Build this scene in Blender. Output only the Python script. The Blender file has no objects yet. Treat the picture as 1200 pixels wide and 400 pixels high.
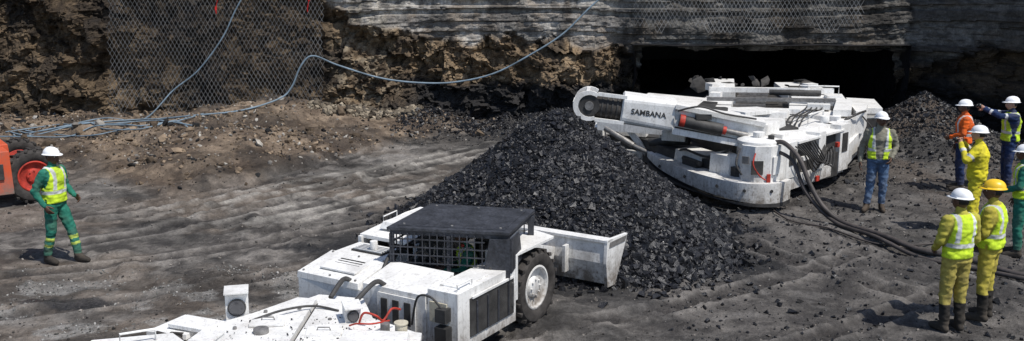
import bpy, math, random
import numpy as np
from mathutils import Vector, Matrix
random.seed(7); RNG=np.random.default_rng(7)
scene=bpy.context.scene
V3=Vector
# ---------------------------------------------------------------- noise
def h2(ix,iy,s=0):
    n=(np.asarray(ix).astype(np.int64)*374761393+np.asarray(iy).astype(np.int64)*668265263+s*974634777)&0x7fffffff
    n=((n^(n>>13))*1274126177)&0x7fffffff
    n=(n^(n>>16))&0xffffff
    return n/float(0xffffff)
def vn2(x,y,s=0):
    x=np.asarray(x,float);y=np.asarray(y,float)
    ix=np.floor(x);iy=np.floor(y);fx=x-ix;fy=y-iy
    fx=fx*fx*(3-2*fx);fy=fy*fy*(3-2*fy)
    a=h2(ix,iy,s);b=h2(ix+1,iy,s);c=h2(ix,iy+1,s);d=h2(ix+1,iy+1,s)
    return (a*(1-fx)+b*fx)*(1-fy)+(c*(1-fx)+d*fx)*fy
def fbm(x,y,o=5,s=0,g=.5):
    r=0;a=1;t=0
    for i in range(o):
        r=r+a*vn2(np.asarray(x)*2**i+i*17.3,np.asarray(y)*2**i-i*9.1,s+i);t+=a;a*=g
    return r/t
def vn3(x,y,z,s=0):
    iz=np.floor(z);fz=z-iz;fz=fz*fz*(3-2*fz)
    return vn2(x+iz*37.7,y+iz*11.3,s)*(1-fz)+vn2(x+(iz+1)*37.7,y+(iz+1)*11.3,s)*fz
def facets(x,y,s=0):
    ix=np.floor(x);iy=np.floor(y);b1=np.full(x.shape,9.);b2=np.full(x.shape,9.);off=np.zeros(x.shape);cid=np.zeros(x.shape)
    for dx in(-1,0,1):
        for dy in(-1,0,1):
            cx=ix+dx;cy=iy+dy;px=cx+.1+.8*h2(cx,cy,s);py=cy+.1+.8*h2(cx,cy,s+1)
            d=np.hypot(x-px,y-py);idv=h2(cx,cy,s+2)
            o=(idv-.5)+(x-px)*(h2(cx,cy,s+3)-.5)*1.6+(y-py)*(h2(cx,cy,s+4)-.62)*1.9
            k=d<b1;b2=np.where(k,b1,np.minimum(b2,d));b1=np.where(k,d,b1);off=np.where(k,o,off);cid=np.where(k,idv,cid)
    return off,cid,b2-b1
def sst(a,b,x):
    t=np.clip((np.asarray(x,float)-a)/(b-a),0,1);return t*t*(3-2*t)
def mixc(a,b,t):
    t=np.asarray(t)[...,None];return np.asarray(a)*(1-t)+np.asarray(b)*t
# ---------------------------------------------------------------- mesh creation
def mesh_np(name,V,F,mats,mi=None,col=None,smooth=False,link=True):
    V=np.asarray(V,np.float32)
    me=bpy.data.meshes.new(name)
    if isinstance(F,np.ndarray):
        n,k=F.shape;flat=F.ravel();starts=np.arange(n)*k
    else:
        cnt=np.array([len(f) for f in F]);flat=np.concatenate([np.asarray(f) for f in F]);starts=np.concatenate([[0],np.cumsum(cnt)[:-1]]);n=len(F)
    me.vertices.add(len(V));me.vertices.foreach_set("co",V.ravel())
    me.loops.add(len(flat));me.loops.foreach_set("vertex_index",flat.astype(np.int32))
    me.polygons.add(n);me.polygons.foreach_set("loop_start",starts.astype(np.int32))
    for m in mats: me.materials.append(m)
    if mi is not None: me.polygons.foreach_set("material_index",np.asarray(mi,np.int32))
    me.update(calc_edges=True)
    if isinstance(smooth,(bool,int)): smooth=np.full(n,bool(smooth))
    me.polygons.foreach_set("use_smooth",np.asarray(smooth,bool))
    if col is not None:
        col=np.asarray(col,np.float32)
        if col.shape[1]==3: col=np.hstack([col,np.ones((len(col),1),np.float32)])
        a=me.color_attributes.new("Col",'FLOAT_COLOR','POINT');a.data.foreach_set("color",col.ravel())
    me.update()
    ob=bpy.data.objects.new(name,me)
    if link: scene.collection.objects.link(ob)
    return ob
def frame(d,up=V3((0,0,1))):
    d=d.normalized()
    if abs(d.dot(up))>.98: up=V3((0,1,0))
    s=d.cross(up).normalized();u=s.cross(d).normalized()
    return d,s,u
class MB:
    def __init__(s): s.V=[];s.F=[];s.M=[];s.S=[];s.C=[];s.c=(1,1,1)
    def add(s,vs,fs,m=0,sm=False):
        o=len(s.V)
        for v in vs: s.V.append(tuple(v));s.C.append(s.c)
        for f in fs: s.F.append([i+o for i in f]);s.M.append(m);s.S.append(sm)
    def box(s,c,size,yaw=0,m=0,R=None,taper=1.0):
        c=V3(c);R=R or Matrix.Rotation(yaw,3,'Z');hx,hy,hz=[q/2 for q in size];vs=[]
        for z in(-1,1):
            k=taper if z>0 else 1
            for x,y in((-1,-1),(1,-1),(1,1),(-1,1)): vs.append(c+R@V3((x*hx*k,y*hy*k,z*hz)))
        s.add(vs,[(3,2,1,0),(4,5,6,7),(0,1,5,4),(1,2,6,5),(2,3,7,6),(3,0,4,7)],m)
    def prism(s,poly,z0,z1,m=0,sc=1.0):
        a=sum(poly[i][0]*poly[(i+1)%len(poly)][1]-poly[(i+1)%len(poly)][0]*poly[i][1] for i in range(len(poly)))
        if a<0: poly=poly[::-1]
        n=len(poly);cx=sum(p[0] for p in poly)/n;cy=sum(p[1] for p in poly)/n
        f0=z0 if callable(z0) else (lambda x,y:z0);f1=z1 if callable(z1) else (lambda x,y:z1)
        vs=[(p[0],p[1],f0(p[0],p[1])) for p in poly]+[(cx+(p[0]-cx)*sc,cy+(p[1]-cy)*sc,f1(p[0],p[1])) for p in poly]
        s.add(vs,[tuple(range(n))[::-1],tuple(range(n,2*n))]+[(i,(i+1)%n,n+(i+1)%n,n+i) for i in range(n)],m)
    def slab(s,pts,th,nrm,m=0):
        nrm=V3(nrm).normalized()*th;n=len(pts);a=[V3(p) for p in pts];b=[p+nrm for p in a]
        s.add(a+b,[tuple(range(n))[::-1],tuple(range(n,2*n))]+[(i,(i+1)%n,n+(i+1)%n,n+i) for i in range(n)],m)
    def beam(s,p0,p1,w,h,m=0,w1=None,h1=None):
        p0=V3(p0);p1=V3(p1);d,sd,u=frame(p1-p0);w1=w if w1 is None else w1;h1=h if h1 is None else h1;vs=[]
        for p,W,H in((p0,w,h),(p1,w1,h1)):
            for a,b in((-1,-1),(1,-1),(1,1),(-1,1)): vs.append(p+sd*a*W/2+u*b*H/2)
        s.add(vs,[(0,1,2,3),(7,6,5,4),(4,5,1,0),(5,6,2,1),(6,7,3,2),(7,4,0,3)],m)
    def cyl(s,p0,p1,r0,r1=None,n=16,m=0,sm=True):
        p0=V3(p0);p1=V3(p1);r1=r0 if r1 is None else r1;d,a,b=frame(p1-p0);vs=[]
        for p,r in((p0,r0),(p1,r1)):
            for i in range(n):
                t=2*math.pi*i/n;vs.append(p+a*math.cos(t)*r+b*math.sin(t)*r)
        s.add(vs,[(i,(i+1)%n,n+(i+1)%n,n+i) for i in range(n)],m,sm)
        o=len(s.V)-2*n
        s.F.append([o+i for i in range(n)][::-1]);s.M.append(m);s.S.append(False)
        s.F.append([o+n+i for i in range(n)]);s.M.append(m);s.S.append(False)
    def tube(s,pts,r,n=8,m=0,sm=True,caps=True):
        pts=[V3(p) for p in pts];vs=[];N=len(pts)
        for k,p in enumerate(pts):
            d=pts[min(k+1,N-1)]-pts[max(k-1,0)];_,a,b=frame(d)
            for i in range(n):
                t=2*math.pi*i/n;vs.append(p+a*math.cos(t)*r+b*math.sin(t)*r)
        fs=[(k*n+i,k*n+(i+1)%n,(k+1)*n+(i+1)%n,(k+1)*n+i) for k in range(N-1) for i in range(n)]
        if caps: fs+= [tuple(range(n))[::-1],tuple((N-1)*n+i for i in range(n))]
        s.add(vs,fs,m,sm)
    def rings(s,rs,m=0,sm=True):
        n=len(rs[0]);vs=[p for r in rs for p in r];N=len(rs)
        fs=[(k*n+i,k*n+(i+1)%n,(k+1)*n+(i+1)%n,(k+1)*n+i) for k in range(N-1) for i in range(n)]
        fs+=[tuple(range(n))[::-1],tuple((N-1)*n+i for i in range(n))]
        s.add(vs,fs,m,sm)
    def capsule(s,p0,p1,r0,r1,n=12,m=0,h=3):
        p0=V3(p0);p1=V3(p1);d,a,b=frame(p1-p0 if (p1-p0).length>1e-5 else V3((0,0,1)));rs=[]
        def ring(c,r): return [c+a*math.cos(2*math.pi*i/n)*r+b*math.sin(2*math.pi*i/n)*r for i in range(n)]
        for k in range(h,-1,-1):
            t=k/h*1.45;rs.append(ring(p0-d*math.sin(t)*r0,math.cos(t)*r0))
        for k in range(0,h+1):
            t=k/h*1.45;rs.append(ring(p1+d*math.sin(t)*r1,math.cos(t)*r1))
        s.rings(rs,m)
    def ellip(s,c,r,R=None,nu=12,nv=8,m=0):
        c=V3(c);R=R or Matrix.Identity(3);rs=[]
        for k in range(nv+1):
            t=-math.pi/2+ (k/nv)*math.pi*.98+.03
            rs.append([c+R@V3((r[0]*math.cos(t)*math.cos(2*math.pi*i/nu),r[1]*math.cos(t)*math.sin(2*math.pi*i/nu),r[2]*math.sin(t))) for i in range(nu)])
        s.rings(rs,m)
    def lathe(s,c,axis,prof,n=32,m=0,sm=True,closed=False):
        c=V3(c);d,a,b=frame(V3(axis));rs=[[c+d*h+a*math.cos(2*math.pi*i/n)*r+b*math.sin(2*math.pi*i/n)*r for i in range(n)] for r,h in prof]
        if closed:
            N=len(rs);vs=[p for r in rs for p in r]
            s.add(vs,[(k*n+i,k*n+(i+1)%n,((k+1)%N)*n+(i+1)%n,((k+1)%N)*n+i) for k in range(N) for i in range(n)],m,sm)
        else: s.rings(rs,m,sm)
    def wheel(s,c,axis,R,w,mt,mr,lugs=22):
        c=V3(c);axis=V3(axis).normalized()
        r=R*.95;pr=[(R*.58,-w*.40),(R*.72,-w*.5),(r*.93,-w*.48),(r,-w*.36),(r,w*.36),(r*.93,w*.48),(R*.72,w*.5),(R*.58,w*.40)]
        s.lathe(c,axis,pr,36,mt,True,True)
        s.lathe(c,axis,[(R*.585,-w*.42),(R*.585,w*.42),(R*.53,w*.43),(R*.5,w*.30),(R*.28,w*.22),(R*.26,w*.33),(R*.16,w*.36),(.01,w*.36)],28,mr,True)
        d,a,b=frame(axis)
        for i in range(8):
            t=i*math.pi/4;p=c+(a*math.cos(t)+b*math.sin(t))*R*.21+d*w*.33;s.cyl(p,p+d*.03,R*.028,n=6,m=mr)
        for i in range(lugs):
            for sgn in(-1,1):
                t=2*math.pi*(i+(.5 if sgn>0 else 0))/lugs;rad=a*math.cos(t)+b*math.sin(t);tn=d.cross(rad)
                p=c+rad*R*.96
                s.beam(p+d*sgn*w*.02,p+d*sgn*w*.47+tn*R*.08,R*.1,R*.09,mt)
    def obj(s,name,mats,bevel=0,col=False,parent=None):
        ob=mesh_np(name,s.V,s.F,mats,s.M,np.array(s.C) if col else None,np.array(s.S))
        bm_fix(ob)
        if bevel:
            b=ob.modifiers.new('b','BEVEL');b.width=bevel;b.segments=2;b.limit_method='ANGLE';b.angle_limit=math.radians(40);b.harden_normals=False
        if parent: ob.parent=parent
        return ob
import bmesh
def bm_fix(ob):
    bm=bmesh.new();bm.from_mesh(ob.data);bmesh.ops.recalc_face_normals(bm,faces=bm.faces);bm.to_mesh(ob.data);bm.free()
# ---------------------------------------------------------------- materials
def mat(name,color=None,rough=.8,spec=.3,nscale=8,namt=.35,bscale=40,bstr=.4,bdist=.02,metal=0,detail=8,roughvar=0,alpha_rough=False,nscale2=None,nscale3=None):
    m=bpy.data.materials.new(name);m.use_nodes=True;nt=m.node_tree;N=nt.nodes;L=nt.links;b=N['Principled BSDF']
    tc=N.new('ShaderNodeTexCoord');co=tc.outputs['Object']
    if color is None:
        at=N.new('ShaderNodeAttribute');at.attribute_name='Col';base=at.outputs['Color']
    else:
        r=N.new('ShaderNodeRGB');r.outputs[0].default_value=(*color,1);base=r.outputs[0]
    def nz(sc,de=detail,ro=.6):
        n=N.new('ShaderNodeTexNoise');n.inputs['Scale'].default_value=sc;n.inputs['Detail'].default_value=de;n.inputs['Roughness'].default_value=ro;L.new(co,n.inputs['Vector']);return n.outputs['Fac']
    def mr(x,a,c,lo=.3,hi=.7):
        q=N.new('ShaderNodeMapRange');q.inputs[1].default_value=lo;q.inputs[2].default_value=hi;q.inputs[3].default_value=a;q.inputs[4].default_value=c;L.new(x,q.inputs[0]);return q.outputs[0]
    out=base
    for sc in (nscale,nscale2,nscale3):
        if sc:
            vm=N.new('ShaderNodeVectorMath');vm.operation='SCALE';L.new(out,vm.inputs[0]);L.new(mr(nz(sc),1-namt,1+namt),vm.inputs['Scale']);out=vm.outputs[0]
    L.new(out,b.inputs['Base Color'])
    b.inputs['Roughness'].default_value=rough;b.inputs['Metallic'].default_value=metal;b.inputs['Specular IOR Level'].default_value=spec
    if alpha_rough: L.new(at.outputs['Alpha'],b.inputs['Roughness'])
    elif roughvar: L.new(mr(nz(nscale*1.7),rough-roughvar,rough+roughvar),b.inputs['Roughness'])
    if bstr:
        bp=N.new('ShaderNodeBump');bp.inputs['Strength'].default_value=bstr;bp.inputs['Distance'].default_value=bdist;L.new(nz(bscale,10,.65),bp.inputs['Height']);L.new(bp.outputs[0],b.inputs['Normal'])
    return m
def paint(name,color,dirt=(.17,.145,.12),amt=.5,rough=.42,lowz=.7):
    m=bpy.data.materials.new(name);m.use_nodes=True;nt=m.node_tree;N=nt.nodes;L=nt.links;b=N['Principled BSDF']
    tc=N.new('ShaderNodeTexCoord');co=tc.outputs['Object'];geo=N.new('ShaderNodeNewGeometry')
    def nz(sc,de=8,ro=.65,vec=None):
        n=N.new('ShaderNodeTexNoise');n.inputs['Scale'].default_value=sc;n.inputs['Detail'].default_value=de;n.inputs['Roughness'].default_value=ro;L.new(vec or co,n.inputs['Vector']);return n.outputs['Fac']
    def mr(x,lo,hi,a,c):
        q=N.new('ShaderNodeMapRange');q.inputs[1].default_value=lo;q.inputs[2].default_value=hi;q.inputs[3].default_value=a;q.inputs[4].default_value=c;L.new(x,q.inputs[0]);return q.outputs[0]
    def mth(op,x,y):
        q=N.new('ShaderNodeMath');q.operation=op;q.use_clamp=True
        for i,v in enumerate((x,y)):
            if isinstance(v,(int,float)): q.inputs[i].default_value=v
            else: L.new(v,q.inputs[i])
        return q.outputs[0]
    mp=N.new('ShaderNodeMapping');mp.inputs['Scale'].default_value=(9,9,1.2);L.new(co,mp.inputs['Vector'])
    d1=mr(nz(2.2),.45,.66,0,.8);d2=mr(nz(1.5,6,.7,mp.outputs[0]),.50,.68,0,.9);d3=mr(nz(24,8,.7),.52,.70,0,.8)
    chip=mr(nz(50,6,.7),.64,.69,0,.9)
    pt=mr(geo.outputs['Pointiness'],.40,.495,.8,0)
    sx=N.new('ShaderNodeSeparateXYZ');L.new(co,sx.inputs[0]);lz=mr(sx.outputs['Z'],.1,lowz,.9,0)
    lz=mth('MULTIPLY',lz,mr(nz(6),.3,.55,.35,1))
    t=mth('MULTIPLY',mth('ADD',mth('MAXIMUM',d1,d2),d3),amt);t=mth('ADD',t,lz);t=mth('ADD',t,pt);t=mth('MAXIMUM',t,mth('MULTIPLY',chip,.6))
    mx=N.new('ShaderNodeMix');mx.data_type='RGBA';L.new(t,mx.inputs['Factor']);mx.inputs['A'].default_value=(*color,1);mx.inputs['B'].default_value=(*dirt,1)
    L.new(mx.outputs['Result'],b.inputs['Base Color']);L.new(mr(t,0,1,rough,.9),b.inputs['Roughness'])
    bp=N.new('ShaderNodeBump');bp.inputs['Strength'].default_value=.3;bp.inputs['Distance'].default_value=.012;L.new(nz(7),bp.inputs['Height']);L.new(bp.outputs[0],b.inputs['Normal'])
    return m
M_white=paint('white_paint',(.80,.79,.76),amt=.46)
M_dark=mat('dark_steel',(.040,.038,.036),.6,.4,6,.5,50,.3)
M_rub=mat('rubber',(.046,.041,.037),.85,.3,10,.5,60,.4)
M_red=mat('red_paint',(.38,.035,.02),.6,.4,8,.5,30,.1)
M_steel=mat('worn_steel',(.22,.21,.20),.5,.5,12,.4,50,.3,metal=.4)
M_cream=paint('cream_paint',(.55,.50,.38),amt=.5)
M_can=mat('canopy_black',(.032,.034,.041),.55,.4,5,.5,40,.2,nscale2=30)
M_orange=paint('orange_paint',(.60,.09,.03),amt=.4)
M_glass=mat('lamp_glass',(.05,.05,.055),.12,.8,10,.1,10,0)
MM=[M_white,M_dark,M_rub,M_red,M_steel,M_cream,M_can,M_glass,M_orange]
WH,DK,RB,RD,ST,CR,CN,GL,OR=range(9)
M_ground=mat('ground_mat',None,.9,.25,3.5,.28,20,1.0,.05,alpha_rough=True,nscale2=18,nscale3=90)
M_rock=mat('rock_mat',None,.9,.2,4,.35,9,1.0,.06,nscale2=22,nscale3=70)
M_chunk=mat('chunk_mat',None,.9,.2,9,.3,30,.5,.02)
M_coal=mat('coal_mat',(.0115,.0115,.0135),.42,.45,6,.5,45,.6,.015,roughvar=.18)
M_cloth=mat('cloth',None,.9,.15,22,.22,25,.35,.01)
M_skin=mat('skin',None,.5,.35,40,.1,80,.1,.002)
M_helm=mat('helmet_plastic',None,.38,.5,12,.14,20,.05,.002)
M_wire=mat('galv_wire',(.26,.255,.245),.6,.4,2,.5,30,0,metal=.3)
M_hose=mat('blue_hose',(.15,.20,.24),.6,.3,3,.4,30,.1)
M_cable=mat('black_cable',(.06,.050,.045),.6,.4,5,.5,30,.2)
M_flag=mat('red_marker',(.45,.02,.02),.8,.2,6,.3,30,.2)
# ---------------------------------------------------------------- terrain
def Yb(x): return np.interp(x,[-150,-30,-12.8,-9.5,-6.94,-5.6,-4.6,-2.8,0,3,40],[24,24,24.0,21.6,18.9,19.9,22.0,26.0,27.2,27.6,29])
def base_y(x):
    x=np.asarray(x,float)
    b=28.3-.7*sst(-3.6,-5.2,x)
    b=b-.45*np.exp(-((x+4.0)/.75)**2)
    b=b-1.25*(np.clip(x,11.4,18)-11.4)
    return b
# wheel-track centre lines on the floor: (point, direction angle, curvature, length, half gauge)
TRK=[((-9.0,12.6),.25,.035,9.5,.95),((-8.2,16.3),.55,.05,9.0,.9),((-.2,10.6),.35,.03,8,.95),((7.0,13.0),2.3,-.03,5,.9)]
def tracks(x,y):
    w=np.zeros(np.shape(x));tr=np.zeros(np.shape(x));rim=np.zeros(np.shape(x))
    for (px,py),an,cv,ln,hg in TRK:
        dx=x-px;dy=y-py;s=dx*math.cos(an)+dy*math.sin(an);q=-dx*math.sin(an)+dy*math.cos(an)-cv*s*s+.12*(fbm(x*.5,y*.5,2,301)-.5)
        m=sst(-.3,.5,s)*sst(ln,ln-1.5,s)
        for o in(-hg,hg):
            d=np.abs(q-o);b=sst(.20,.13,d)*m
            w=np.maximum(w,b);tr=tr+b*(np.sin((s+d*.9)*2*math.pi/.17)>.1);rim=np.maximum(rim,np.exp(-((d-.24)/.05)**2)*m)
    return w,np.clip(tr,0,1),rim
def gh(x,y):
    x=np.asarray(x,float);y=np.asarray(y,float)
    ins=y-Yb(x)+(fbm(x*.6,y*.6,3,5)-.5)*2.2
    h=.10*np.clip(ins,0,9)**.9*sst(1.5,-4,x)*1.0+.06*np.clip(ins,0,3)*sst(-4,1,x)
    h=np.clip(h,0,.8)+.13*sst(0,.45,ins)*sst(-2.5,-4.5,x)*sst(.3,.5,fbm(x*.8,y*.8,3,9))
    am=.03+.10*sst(0,1.5,ins)
    near=sst(60,30,np.hypot(x,y-15))
    h=h+(fbm(x*1.1,y*1.1,5,11,.60)-.5)*2.5*am*near
    h=h+.05*(fbm(x*.25,y*.25,3,23)-.5)
    h=h+.05*sst(.52,.66,fbm(x*1.7,y*1.7,4,29,.6))*near
    q=(x+6.7)*.744-(y-17.8)*.668 + (fbm(x*.3,y*.3,2,3)-.5)*.5
    al=(x+6.7)*.668+(y-17.8)*.744
    m=sst(-1,1,al)*sst(10,7.5,al)
    for c in(-.1,.45,1.6,2.15): h=h-.05*np.exp(-((q-c)/.13)**2)*m+.04*np.exp(-((q-c-.24)/.09)**2)*m
    w,tr,rim=tracks(x,y);h=h-.03*w-.012*tr+.03*rim
    h=h+1.25*np.clip(1-np.hypot((x-10.9)/2.3,(y-25.6)/2.6),0,1)**1.1
    h=h+.5*np.clip(1-np.hypot((x-12.6)/2.2,(y-20.5)/2.6),0,1)
    h=h+.35*sst(.35,.65,fbm(x*.9,y*.5,3,51))*np.exp(-((y-27.7)/1.0)**2)*sst(4,2.6,x)*sst(-4,-2,x)
    return h-.03
def gcol(x,y,h):
    n=fbm(x*.7,y*.9,6,31,.6);n2=fbm(x*.2,y*.35,4,41);n3=fbm(x*4,y*4,4,61,.65)
    c=mixc((.054,.049,.045),(.205,.187,.168),sst(.34,.66,n*.45+n3*.55))
    c=mixc(c,(.23,.215,.198),sst(.50,.66,n2)*sst(.42,.6,n)*.6*sst(0,-2.5,x))
    c=mixc(c,(.155,.122,.094),sst(.45,.6,fbm(x*.5,y*.7,5,83))*.5*sst(0,-3,x))
    c=mixc(c,(.042,.039,.038),sst(0,3.5,x)*.50)
    dp=np.hypot((x-.9)/1.1,(y-16.6));c=mixc(c,(.022,.022,.023),sst(4.1,2.9,dp+(n-.5)*2.8)*.9)
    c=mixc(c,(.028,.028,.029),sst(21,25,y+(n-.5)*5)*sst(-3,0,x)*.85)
    c=mixc(c,(.028,.027,.026),sst(.54,.62,fbm(x*.9+5,y*1.3,6,75,.62))*.5)
    c=mixc(c,(.26,.25,.235),sst(.50,.62,fbm(x*1.6,y*2.2,6,71,.6))*sst(14.8,13,y)*sst(-1.5,-3.5,x)*.7)
    c=mixc(c,(.15,.14,.13),sst(.55,.66,fbm(x*1.2,y*2.4,6,73,.6))*sst(0,2,x)*.5)
    q=(x+6.7)*.744-(y-17.8)*.668 + (fbm(x*.3,y*.3,2,3)-.5)*.5
    al=(x+6.7)*.668+(y-17.8)*.744
    m=sst(-1,1,al)*sst(11,7.5,al)
    st=0
    for cc,w in((-.35,.10),(.2,.08),(.7,.12),(1.35,.07),(1.9,.09),(2.4,.12)): st=st+np.exp(-((q-cc)/w)**2)
    c=mixc(c,(.31,.29,.26),np.clip(st,0,1)*m*sst(.3,.55,n*.5+n3*.5)*.8)
    w,tr,rim=tracks(x,y);fade=sst(.30,.5,n)
    c=mixc(c,(.045,.040,.037),w*.55*fade);c=mixc(c,(.025,.023,.022),tr*.45*fade);c=mixc(c,(.24,.22,.20),rim*.4*fade)
    ins=y-Yb(x)+(fbm(x*.6,y*.6,3,5)-.5)*2.2
    br=mixc((.088,.064,.046),(.245,.185,.130),sst(.35,.7,n3*.5+n*.5))
    br=mixc(br,(.038,.032,.028),sst(.5,.64,fbm(x*.8,y*.8,4,87))*.6)
    c=mixc(c,br,sst(-.3,.9,ins)*sst(.5,-3,x)*.92)
    c=mixc(c,(.10,.074,.054),sst(7,10.5,x)*.6*sst(.42,.6,fbm(x*.8,y*.8,4,89))*sst(14,17,y))
    rough=.90-.1*n
    damp=sst(.54,.64,fbm(x*.45,y*1.0,5,303,.6))*sst(1,-2,x)
    c=mixc(c,c*.62,damp);rough=rough-.28*damp
    pud=sst(1,.55,np.hypot((x-4.0)/.75,(y-16.7)/.35)+(n3-.5)*.6)+sst(1,.6,np.hypot((x+6.0)/.9,(y-12.9)/.22)+(n3-.5)*.9)*.8+sst(1,.6,np.hypot((x+3.3)/.8,(y-15.6)/.25)+(n3-.5)*.9)*.6
    pud=np.clip(pud,0,1)
    c=mixc(c,(.022,.022,.024),pud);rough=rough*(1-pud)+.14*pud
    return np.concatenate([c,rough[...,None]],-1)
def axis_coords(lo,hi,step,far,g=1.35):
    a=list(np.arange(lo,hi+1e-6,step));s=step
    x=lo;L=[]
    while x>-far: s*=g;x-=s;L.append(x)
    s=step;x=hi;R=[]
    while x<far: s*=g;x+=s;R.append(x)
    return np.array(L[::-1]+a+R)
def gridF(ny,nx):
    i=np.arange(ny*nx).reshape(ny,nx)
    return np.stack([i[:-1,:-1],i[:-1,1:],i[1:,1:],i[1:,:-1]],-1).reshape(-1,4)
xs=axis_coords(-15.5,15.5,.04,220);ys=axis_coords(9,29.5,.045,220)
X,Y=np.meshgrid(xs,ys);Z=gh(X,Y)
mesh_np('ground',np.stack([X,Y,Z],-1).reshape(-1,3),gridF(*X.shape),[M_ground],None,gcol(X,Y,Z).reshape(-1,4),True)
# ---------------------------------------------------------------- rock wall
OX0,OX1=3.7,11.0
def roof(x): return 2.12+.16*(fbm(np.asarray(x)*1.3,0*np.asarray(x),4,91)-.5)*2-.02*(np.asarray(x)-7)
def strata_z(x): return 2.45+.5*(fbm(np.asarray(x)*.35,0*np.asarray(x),3,95)-.5)*2-.9*sst(3,4,x)*sst(13,11,x)+1.7*sst(-4.2,-6.0,x)
def wall(x,z,colr=False):
    x=np.asarray(x,float);z=np.asarray(z,float)
    y=base_y(x)+.13*z
    wx=x+.7*(fbm(x*1.0,z*1.0,5,101)-.5);wz=z+.6*(fbm(x*1.0+9,z*1.0,5,103)-.5)
    f1,c1,e1=facets(wx/.62,wz/.5,301);f2,c2,e2=facets(wx/.23+3,wz/.2,311);f3,c3,e3=facets(wx/.10+3,wz/.09,321)
    rub=f1*.34+f2*.14+f3*.06+(fbm(x*.9,z*.7,5,105)-.5)*1.3
    wz2=z+.07*(fbm(x*.6,z*.5,4,107)-.5)*2+.02*x*np.sin(x*.3)
    li=np.floor(wz2/.15+.7*vn2(np.floor(wz2/.15),np.zeros_like(z),5))
    lo=h2(li,0*li,7);bj=np.floor((x+lo*9+.2*z)/(1.1+lo*2.2));bo=h2(li,bj,8)
    stra=(lo-.5)*.30+(bo-.5)*.14*(bo>.3)+(fbm(x*2,z*5,5,109)-.5)*.22-.1+f2*.03
    fr=np.abs((wz2/.15)-np.round(wz2/.15))
    s=sst(-.12,.12,z-strata_z(x)+(fbm(x*1.5,z*1.5,4,111)-.5)*.9)
    y=y-.35*sst(2.9,3.8,x)*sst(12.5,11,x)*sst(1.9,2.2,z)
    off=rub*(1-s)+stra*s
    off=off*np.where((x<-5.1)&(x>-11.3),.6,1)
    y=y+off
    if not colr: return y
    n=fbm(x*1.3,z*1.3,6,121,.6);n3=fbm(x*7,z*7,4,123,.6)
    br=mixc((.055,.040,.027),(.24,.172,.105),sst(.30,.72,n*.45+c2*.12+n3*.43))
    br=mixc(br,(.30,.25,.18),sst(.6,.75,n3)*.4*sst(.45,.6,n))
    br=mixc(br,(.02,.018,.017),sst(.08,.0,e1)*.6)
    br=mixc(br,(.024,.021,.019),sst(.48,.58,fbm(x*.8,z*.6,5,125))*.75)
    gr=mixc((.16,.15,.138),(.43,.41,.375),sst(.15,.8,lo*.6+bo*.4)*sst(.2,.6,n3))
    gr=mixc(gr,(.03,.028,.026),sst(.42,.49,fr)*.85*sst(.35,.55,fbm(x*1.5,z*1.5,3,127)))
    gr=mixc(gr,(.18,.13,.085),sst(.48,.66,n)*.5);gr=mixc(gr,(.05,.045,.04),sst(.54,.64,fbm(x*1.5,z*.4,5,129))*.6)
    c=mixc(br,gr,s)
    seam=sst(1.35,1.0,z+(n-.5)*1.2)*sst(-3.6,-2.6,x)
    c=mixc(c,(.020,.020,.021),seam*.95)
    c=mixc(c,(.32,.28,.21),sst(-3.0,-3.9,x)*sst(-5.4,-4.6,x)*sst(.45,.6,n3)*.35)
    c=mixc(c,c*.40,sst(2.4,3.8,x))  # shade above the portal and rightwards, painted into the rock colour
    c=mixc(c,(.03,.026,.022),sst(9,11.5,x)*.2)  # right end deepened further, shade put into the colour
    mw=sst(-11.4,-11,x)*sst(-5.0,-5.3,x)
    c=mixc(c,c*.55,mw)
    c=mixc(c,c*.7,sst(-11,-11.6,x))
    return y,c
xs=axis_coords(-17,17,.04,200);zs=np.concatenate([np.arange(-.4,4.3,.036),np.linspace(4.35,12,22)])
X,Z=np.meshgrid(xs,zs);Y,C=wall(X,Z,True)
Fq=gridF(*X.shape);P=np.stack([X,Y,Z],-1).reshape(-1,3)
cen=P[Fq].mean(1)
edge=.15*(fbm(cen[:,2]*2,0*cen[:,2],3,131)-.5)*2
keep=~((cen[:,0]>OX0+edge)&(cen[:,0]<OX1+edge)&(cen[:,2]<roof(cen[:,0])))
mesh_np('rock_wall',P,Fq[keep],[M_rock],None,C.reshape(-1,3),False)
xt=xs;yt=wall(xt,np.full_like(xt,12.))
rows=[np.stack([xt,yt,np.full_like(xt,12)],-1)]
for yy in(32,45,90,220): rows.append(np.stack([xt,np.full_like(xt,yy),12+.6*fbm(xt*.1,xt*0+yy,3,3)],-1))
P=np.stack(rows,0);mesh_np('terrain',P.reshape(-1,3),gridF(P.shape[0],P.shape[1]),[M_ground],None,np.tile([.16,.13,.08,.95],(P.shape[0]*P.shape[1],1)),True)
prof=[]
for t in np.linspace(0,1,14): prof.append((OX0-.25,-.2+2.5*t))
for t in np.linspace(0,1,34)[1:]: prof.append((OX0-.25+(OX1-OX0+.5)*t,2.3))
for t in np.linspace(0,1,14)[1:]: prof.append((OX1+.25,2.3-2.5*t))
prof=np.array(prof);dy=np.linspace(27.75,46,60)
TX=np.tile(prof[:,0],(60,1));TZ=np.tile(prof[:,1],(60,1));TY=np.tile(dy[:,None],(1,len(prof)))
nn=fbm(TX+TZ,TY,4,141)-.5;TX=TX+nn*.3*np.where(TX<7,1,-1);TZ=TZ-.1*nn
a=mesh_np('mine_tunnel',np.stack([TX,TY,TZ],-1).reshape(-1,3),gridF(*TX.shape),[M_coal],None,None,False)
mb=MB();mb.box((7.3,46,1),(9,.2,3),m=0);mb.obj('tunnel_face',[M_coal]).parent=a
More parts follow.
